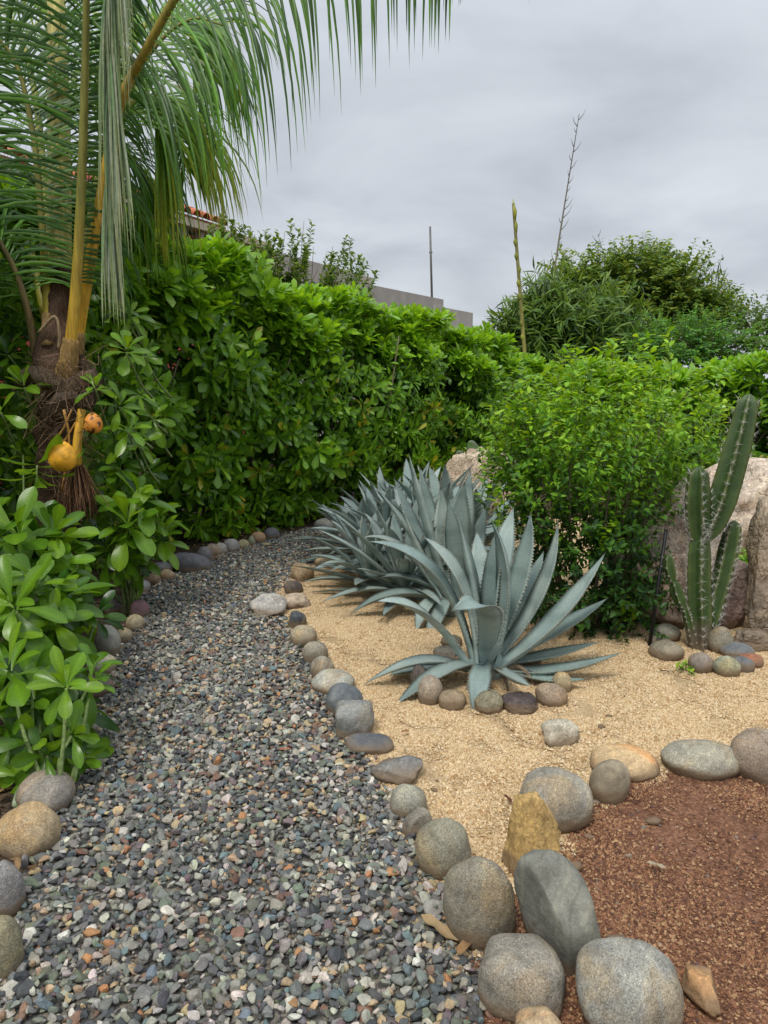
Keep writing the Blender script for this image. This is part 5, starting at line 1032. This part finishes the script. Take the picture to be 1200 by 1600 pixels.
# young bamboo shoots
def culm(a, b, r0_, r1_, lab, yellow, Y, bend=0):
    A, B_ = P(a[0], a[1], Y), P(b[0], b[1], Y); A = A + (A - B_) * (A[2] / (B_[2] - A[2])) * .999; root = empty('bamboo_shoot', A * [1, 1, 0], lab, 'bamboo', 'tall bamboo shoots against the sky'); mid = (A + B_) / 2 + np.array([bend, 0, 0]); C = spline([A, mid, B_], 14)
    V, F = tube(C, np.linspace(r0_, r1_, len(C)), 8); mb = MB(); t = np.concatenate([np.repeat(np.linspace(0, 1, len(C)), 8), [0, 1]])[:, None]; c0, c1 = (np.array([.42, .36, .10]), np.array([.16, .15, .05])) if yellow else (np.array([.40, .34, .20]), np.array([.09, .085, .08])); mb.add(V, F, c0 * (1 - t) + c1 * t); mb.build('culm', M['petiole'], root)
    n = 10 if yellow else 26
    for i in range(n):
        f = .5 + .5 * i / n if yellow else .42 + .58 * (i + random.random() * .8) / n; j = min(int(f * (len(C) - 1)), len(C) - 2); p = C[j] + (C[j + 1] - C[j]) * (f * (len(C) - 1) - j); d = nrm(C[j + 1] - C[j]); s_ = nrm([random.choice([-1, 1]) * 1., random.uniform(-.6, .6), 0]); mb = MB()
        if yellow:
            l = .20 + (.12 if i > 7 else 0); V, F = tube([p - d * l * .2, p + d * l * .3 + s_ * .014, p + d * l], [.024, .042, .005], 6); mb.add(V, F, np.array([.33, .34, .045]) * random.uniform(.6, 1.1)); mb.build('sheath', M['petiole'], root)
        else:
            l = random.uniform(.12, .42) * (1.1 - f * .5); V, F = tube(spline([p, p + d * l * .4 + s_ * l * .35, p + d * l * .9 + s_ * l * .55], 3), np.linspace(.009, .002, 7), 4); mb.add(V, F, (.11, .10, .08)); mb.build('side_twig', M['stem'], root)
culm((817, 515), (802, 318), .045, .026, 'shorter yellow bamboo shoot with plump sheaths at its tip', True, 14.0)
culm((868, 455), (905, 178), .040, .006, 'tallest bare grey bamboo shoot bending slightly to the right', False, 15.5, -.08)
culm((944, 400), (934, 366), .012, .004, 'short thin twiggy shoot just left of the airy tree top', False, 18.0)
# tip of a far palm
pr = c3(1112, 650, 22) * np.array([1, 1, 0]); fp = empty('far_palm', pr, 'small far palm whose thin fronds poke above the trees', 'palm', 'trees beyond the garden'); C = spline([pr, c3(1110, 560, 22), c3(1108, 500, 22)], 5); V, F = tube(C, np.linspace(.12, .06, 11), 8); mb = MB(); mb.add(V, F, (.12, .1, .07)); mb.build('trunk', M['stem'], fp)
for i, (tx, ty) in enumerate([(1092, 425), (1103, 420), (1112, 428), (1122, 418), (1130, 432), (1134, 450), (1085, 445), (1126, 425)]):
    a = c3(1108, 505, 22); b = c3(tx, ty, 22); mb = MB(); V, F = tube(spline([a, (a + b) / 2 + [0, 0, .05], b], 4), np.linspace(.012, .004, 9), 4); mb.add(V, F, (.10, .12, .07))
    for q in range(9):
        t = .3 + .7 * q / 9; p = a + (b - a) * t; V, F = leaflet(p, (b - a) + np.array([random.uniform(-.5, .5), 0, .1]), .38, .014, .2, np.array([0, -1., 0]), 4); mb.add(V, F, (.09, .12, .06))
    mb.build('frond', M['leaf_palm'], fp)
# sprigs of a climbing shrub over the hedge, in front of the house
cb0 = P(470, 600, 10.5) * np.array([1, 1, 0]); clb = empty('climbing_shrub', cb0, 'wispy shrub with upright leafy sprigs rising behind the hedge before the house', 'shrub'); CLP = [(0.12, 0.21, 0.05), (0.16, 0.27, 0.06), (0.08, 0.15, 0.045), (0.21, 0.29, 0.09)]
LV = Leaves(T_EL, CLP, M['leaf_small']); tw = MB()
for (tx, ty, bx, by) in [(475, 345, 462, 440), (484, 365, 470, 440), (540, 370, 505, 460), (556, 398, 520, 460), (567, 408, 530, 465), (435, 378, 430, 430), (445, 362, 440, 430), (420, 370, 415, 420), (398, 366, 400, 420), (389, 358, 395, 415), (378, 350, 382, 405), (455, 385, 450, 440), (510, 395, 495, 460), (575, 430, 545, 470), (350, 360, 352, 400), (365, 345, 365, 400), (335, 350, 338, 400), (500, 410, 480, 460), (465, 380, 462, 440), (530, 400, 510, 465), (425, 392, 420, 430), (410, 385, 410, 425), (340, 335, 345, 390), (325, 355, 330, 400), (550, 425, 530, 470), (490, 385, 480, 450), (520, 385, 500, 460)]:
    A = P(bx, by + 40, 10.5 + random.uniform(-.4, .4)); Bt = P(tx, ty, A[1]); V, F = tube(spline([cb0 + [random.uniform(-.6, .6), 0, .2], A, Bt], 5), np.linspace(.012, .003, 11), 4); m_ = MB(); m_.add(V, F, (.16, .14, .09)); m_.build('branch', M['stem'], clb)
    for q in range(4): sprays(LV, clb, [A + [random.gauss(0, .08), random.gauss(0, .1), 0] if q else A], [Bt - A + (rng.normal(0, .08, 3) if q else 0)], [np.linalg.norm(Bt - A) * (1 if q < 2 else random.uniform(.35, .6))], 80, .078, lambda p_: [0, 1, 2, 3, 0], mb=tw, grav=0, spread=.8, k=5)
tag(tw.build('twigs', M['stem'], clb), kind='stuff'); LV.build(clb, 250, cell=6)

# ------------------------------------------------------------------ house behind the hedge
hs = P(560, 440, 24); house = empty('house', (hs[0], 24, 0), 'beige stucco house with red tiled roof seen over the hedge', 'house')
def wall_seg(a, b, thick, c, name='wall'):
    (ax_, ay_, aY), (bx_, by_, bY) = a, b; A, B_ = P(ax_, ay_, aY), P(bx_, by_, bY); zt = (A[2] + B_[2]) / 2; t = nrm([B_[0] - A[0], B_[1] - A[1], 0]); n_ = np.array([t[1], -t[0], 0]); n_ = n_ if n_[1] > 0 else -n_
    q = [A, B_, B_ + n_ * thick, A + n_ * thick]; V = [(x[0], x[1], 0) for x in q] + [(q[0][0], q[0][1], A[2]), (q[1][0], q[1][1], B_[2]), (q[2][0], q[2][1], B_[2]), (q[3][0], q[3][1], A[2])]
    mb = MB(); mb.add(V, np.array([(0, 1, 5, 4), (1, 2, 6, 5), (2, 3, 7, 6), (3, 0, 4, 7), (4, 5, 6, 7)]), c); return mb.build(name, M['stucco'], house, smooth=False)
ST = (0.46, 0.41, 0.36)
def sloped(px, y_a, Ya, Yb): return None
# heights solved so each parapet is level: choose depth from the height it must have
def depth_for(px, py, z): d = ray(px, py); return (z - CAM_Z) / d[2] * d[1]
z1 = 5.05; wall_seg((428, 392, depth_for(428, 392, z1)), (582, 434, depth_for(582, 434, z1)), 5, ST)
z2 = 4.7; wall_seg((560, 441, depth_for(560, 441, z2)), (693, 468, depth_for(693, 468, z2)), 4, (0.43, 0.39, 0.345))
z3 = 4.4; wall_seg((680, 478, depth_for(680, 478, z3)), (739, 489, depth_for(739, 489, z3)), 3, (0.47, 0.43, 0.38))
# roofed wing nearer the left
z4 = 4.95; YA4, YB4 = depth_for(285, 340, z4), depth_for(425, 384, z4)
A4, B4 = P(285, 340, YA4), P(425, 384, YB4); t4 = nrm([B4[0] - A4[0], B4[1] - A4[1], 0]); n4 = np.array([-t4[1], t4[0], 0]); n4 = n4 if n4[1] > 0 else -n4; A4 = A4 - t4 * 6
wid = np.linalg.norm((B4 - A4)[:2])
def quadbox(o_, tl, nl, zl, name, c, mat, par=house):
    o_ = np.array(o_, float); q = [o_, o_ + t4 * tl, o_ + t4 * tl + n4 * nl, o_ + n4 * nl]; V = q + [x + [0, 0, zl] for x in q]; mb = MB(); mb.add(V, np.array([(3, 2, 1, 0), (0, 1, 5, 4), (1, 2, 6, 5), (2, 3, 7, 6), (3, 0, 4, 7), (4, 5, 6, 7)]), c); return mb.build(name, mat, par, smooth=False)
quadbox(A4 * [1, 1, 0] + n4 * .30, wid - .2, 6, z4 - .2, 'wall', (0.40, 0.085, 0.06), M['stucco'])
quadbox([A4[0], A4[1], z4 - .12], wid, 6.8, .16, 'fascia', (0.6, 0.5, 0.38), M['stucco'])
for i in range(16):
    quadbox(A4 * [1, 1, 0] + t4 * (wid * (i + .5) / 16) + n4 * .12 + [0, 0, z4 - .75], .10, .18, .62, 'bracket', (0.42, 0.36, 0.28), M['stucco'])
roof = quadbox([A4[0], A4[1], z4 + .04], wid - 1.9, .3, .05, 'roof', (0.30, 0.095, 0.055), M['clay'])
tm = {}
for r_ in range(3):
    for i in range(24):
        key = (r_ * 7 + i) % 4
        if key not in tm:
            a = np.linspace(0, np.pi, 7); V = []
            for yy, rr in ((0, .13), (.5, .11)): V += [(math.cos(q) * rr, yy, math.sin(q) * rr) for q in a] + [(math.cos(q) * (rr - .02), yy, math.sin(q) * (rr - .02)) for q in a[::-1]]
            F = [(j, (j + 1) % 14, 14 + (j + 1) % 14, 14 + j) for j in range(14)]; mb = MB(); mb.add(V, np.array(F), np.array([(.52, .16, .08), (.42, .12, .06), (.58, .23, .12), (.34, .11, .07)][key])); tm[key] = mb.mesh('tile', M['clay'])
        o = bpy.data.objects.new('tile', tm[key]); COL.objects.link(o); o.parent = house; q = A4 + t4 * ((wid - 1.9) * (i + .5) / 24) + n4 * (-.05 + r_ * .42) + [0, 0, .10 + r_ * .16]
        m = Matrix.Identity(4); yv = nrm(n4 + [0, 0, .38]); zv = np.cross(t4, yv); zv = zv if zv[2] > 0 else -zv
        for a in range(3): m[a][0], m[a][1], m[a][2], m[a][3] = float(t4[a]), float(yv[a]), float(zv[a]), float(q[a] - world_loc(house)[a])
        o.matrix_basis = m
Yp = depth_for(675, 466, z2) + .3; a, b = P(675, 470, Yp), P(672, 354, Yp); a[2] = 4.6; V, F = tube([a, b], [.045, .038], 8); mb = MB(); mb.add(V, F, (.13, .125, .12)); V, F = tube([a + (b - a) * .66 - [.06, 0, 0], a + (b - a) * .66 + [.06, 0, 0]], [.03, .03], 6); mb.add(V, F, (.13, .125, .12))
tag(mb.build('antenna_pole', M['metal'], origin=a), 'thin grey pole standing up from the flat roof', 'pole')

# ------------------------------------------------------------------ small things on the ground
def dry_leaf(px, py, l, yaw, c, label, curl=.5, name='dry_leaf'):
    b = G(px, py); V, F, rib = leaf_tmpl([(0, .02), (.2, .12), (.5, .19), (.8, .12), (1, .01)], 8, .5, -curl * .3, .35, 4); ca, sa = math.cos(yaw), math.sin(yaw)
    V = V * l; V = V + 0; V[:, 2] += .02 + rng.uniform(-.002, .002, len(V)); V = np.stack([V[:, 0] * ca - V[:, 1] * sa, V[:, 0] * sa + V[:, 1] * ca, V[:, 2]], 1) + b; V[:, 2] += hgt(b[0], b[1]) + .008
    mb = MB(); mb.add(V, F, c); tag(mb.build(name, M['leaf_dry'], origin=b), label, 'leaf', 'fallen dry leaves')
dry_leaf(715, 1478, .13, .9, (.42, .30, .17), 'long curled tan dry leaf beside the tall egg shaped cobble')
dry_leaf(735, 1475, .09, 2.6, (.36, .22, .11), 'smaller brown dry leaf crossing the long curled one')
dry_leaf(255, 872, .10, 1.6, (.45, .32, .17), 'pale dry leaf at the foot of the long dark rock')
dry_leaf(410, 856, .10, -1.1, (.55, .42, .22), 'straw coloured dry leaf before the rusty hedge stone')
dry_leaf(428, 884, .08, 1.3, (.5, .3, .14), 'orange brown dry leaf alone in the middle of the far path')
dry_leaf(500, 840, .08, 1.9, (.45, .27, .13), 'brown dry leaf near the far end of the path')
dry_leaf(520, 1080, .11, -1.2, (.40, .22, .09), 'rusty dry leaf lying against the pale oval cobble')
dry_leaf(1040, 1365, .06, 1.2, (.40, .33, .24), 'small pale dry leaf on the red soil')
dry_leaf(800, 1262, .05, .5, (.12, .05, .03), 'dark brown dry leaf beside the yellow ochre rock')
def chip(px, py, s, c, label):
    b = G(px, py); V, F = ICO[2]; r = np.random.default_rng(int(px)); V = V.copy()
    for _ in range(7): n = nrm(r.normal(size=3)); d = r.uniform(.5, .8); q = V @ n; V -= np.outer(np.maximum(q - d, 0), n)
    mb = MB(); mb.add(V * np.array([s, s * .7, s * .45]) + b + [0, 0, s * .3 + float(hgt(b[0], b[1]))], F, c); tag(mb.build('stone_chip', M['rough'], origin=b), label, 'stone chip', 'small stone chips on the beds')
chip(938, 1141, 0.024, (.10, .035, .02), 'dark red chip on the sand right of the pale cracked stone')
chip(951, 1123, 0.019, (.09, .05, .03), 'small brown sliver on the sand above the dark red chip')
chip(595, 1003, .016, (.30, .12, .05), 'orange brown chip on the sand left of the agaves')
chip(1020, 1285, 0.032, (.10, .06, .045), 'round dark nut like pebble on the red soil')
chip(586, 1230, .020, (.05, .055, .06), 'black pebble on the sand between flat grey stone and path')
chip(568, 1222, .018, (.07, .075, .08), 'charcoal pebble at the gravel edge below the dark slab')
chip(678, 1237, .020, (.22, .12, .07), 'reddish pebble right of the speckled half round cobble')
chip(932, 1252, .020, (.30, .31, .31), 'light grey chip at the foot of the brown upright cobble')
chip(920, 1305, .022, (.24, .13, .08), 'reddish brown pebble near the top left of the red soil')
chip(965, 1470, 0.035, (.07, .04, .04), 'dark plum coloured chip beside the long grey slab stone')
chip(895, 1357, 0.041, (.10, .05, .035), 'flat dark brown chip right of the yellow ochre rock')
chip(980, 1337, .018, (.4, .36, .3), 'whitish chip in the upper part of the red soil')
def twig(a, b, r_, c, lab):
    A, B_ = G(*a) + [0, 0, .03], G(*b) + [0, 0, .035]; V, F = tube(spline([A, (A + B_) / 2 + [0.01, .02, .01], B_], 6), np.linspace(r_, r_ * .6, 13), 6); mb = MB(); mb.add(V, F, c); tag(mb.build('twig', M['stem'], origin=A), lab, 'twig', 'twigs on the path edge')
dry_leaf(640, 1360 - 210, .05, 2.2, (.30, .16, .08), 'small reddish dry leaf on the sand between dark slab and agave ring')
dry_leaf(330, 1010, .06, .4, (.5, .36, .2), 'small pale dry leaf in the middle of the gravel path')
dry_leaf(455, 1180, .055, 2.0, (.42, .16, .07), 'small orange dry leaf on the gravel near the flat dark slab')
dry_leaf(250, 1290, .05, 1.0, (.35, .2, .12), 'small brown dry leaf on the near gravel')
twig((190, 1003), (232, 999), .005, (.22, .13, .08), 'thin reddish twig beside the small tan cobble')
twig((118, 1112), (184, 1123), .005, (.40, .30, .17), 'pale twig sticking out from under the bright leaf rosette')
# leaf litter under the hedge
n = 2600; x = rng.uniform(-3.2, 2.5, n); y = rng.uniform(2.0, 9.6, n); k = zone_of(x, y) == 3; x, y = x[k], y[k]; n = len(x); root_ = empty('leaf_litter', (-2, 6, 0), 'brown fallen leaves on the soil under the hedge', 'leaf litter'); root_['kind'] = 'stuff'
LV = Leaves([leaf_tmpl(EL, 3, .3, .2), leaf_tmpl(OBN, 3, .4, .3)], [(.12, .07, .04), (.2, .13, .07), (.07, .045, .03), (.3, .2, .1)], M['leaf_dry'])
LV.add(np.stack([x, y, hgt(x, y) + .012 + rng.uniform(0, .015, n)], 1), np.stack([rng.normal(size=n), rng.normal(size=n), rng.normal(0, .15, n)], 1), np.array([0, 0, 1.]), rng.uniform(.04, .09, n), rng.integers(0, 4, n)); LV.build(root_, 0, rest='dry_leaves')
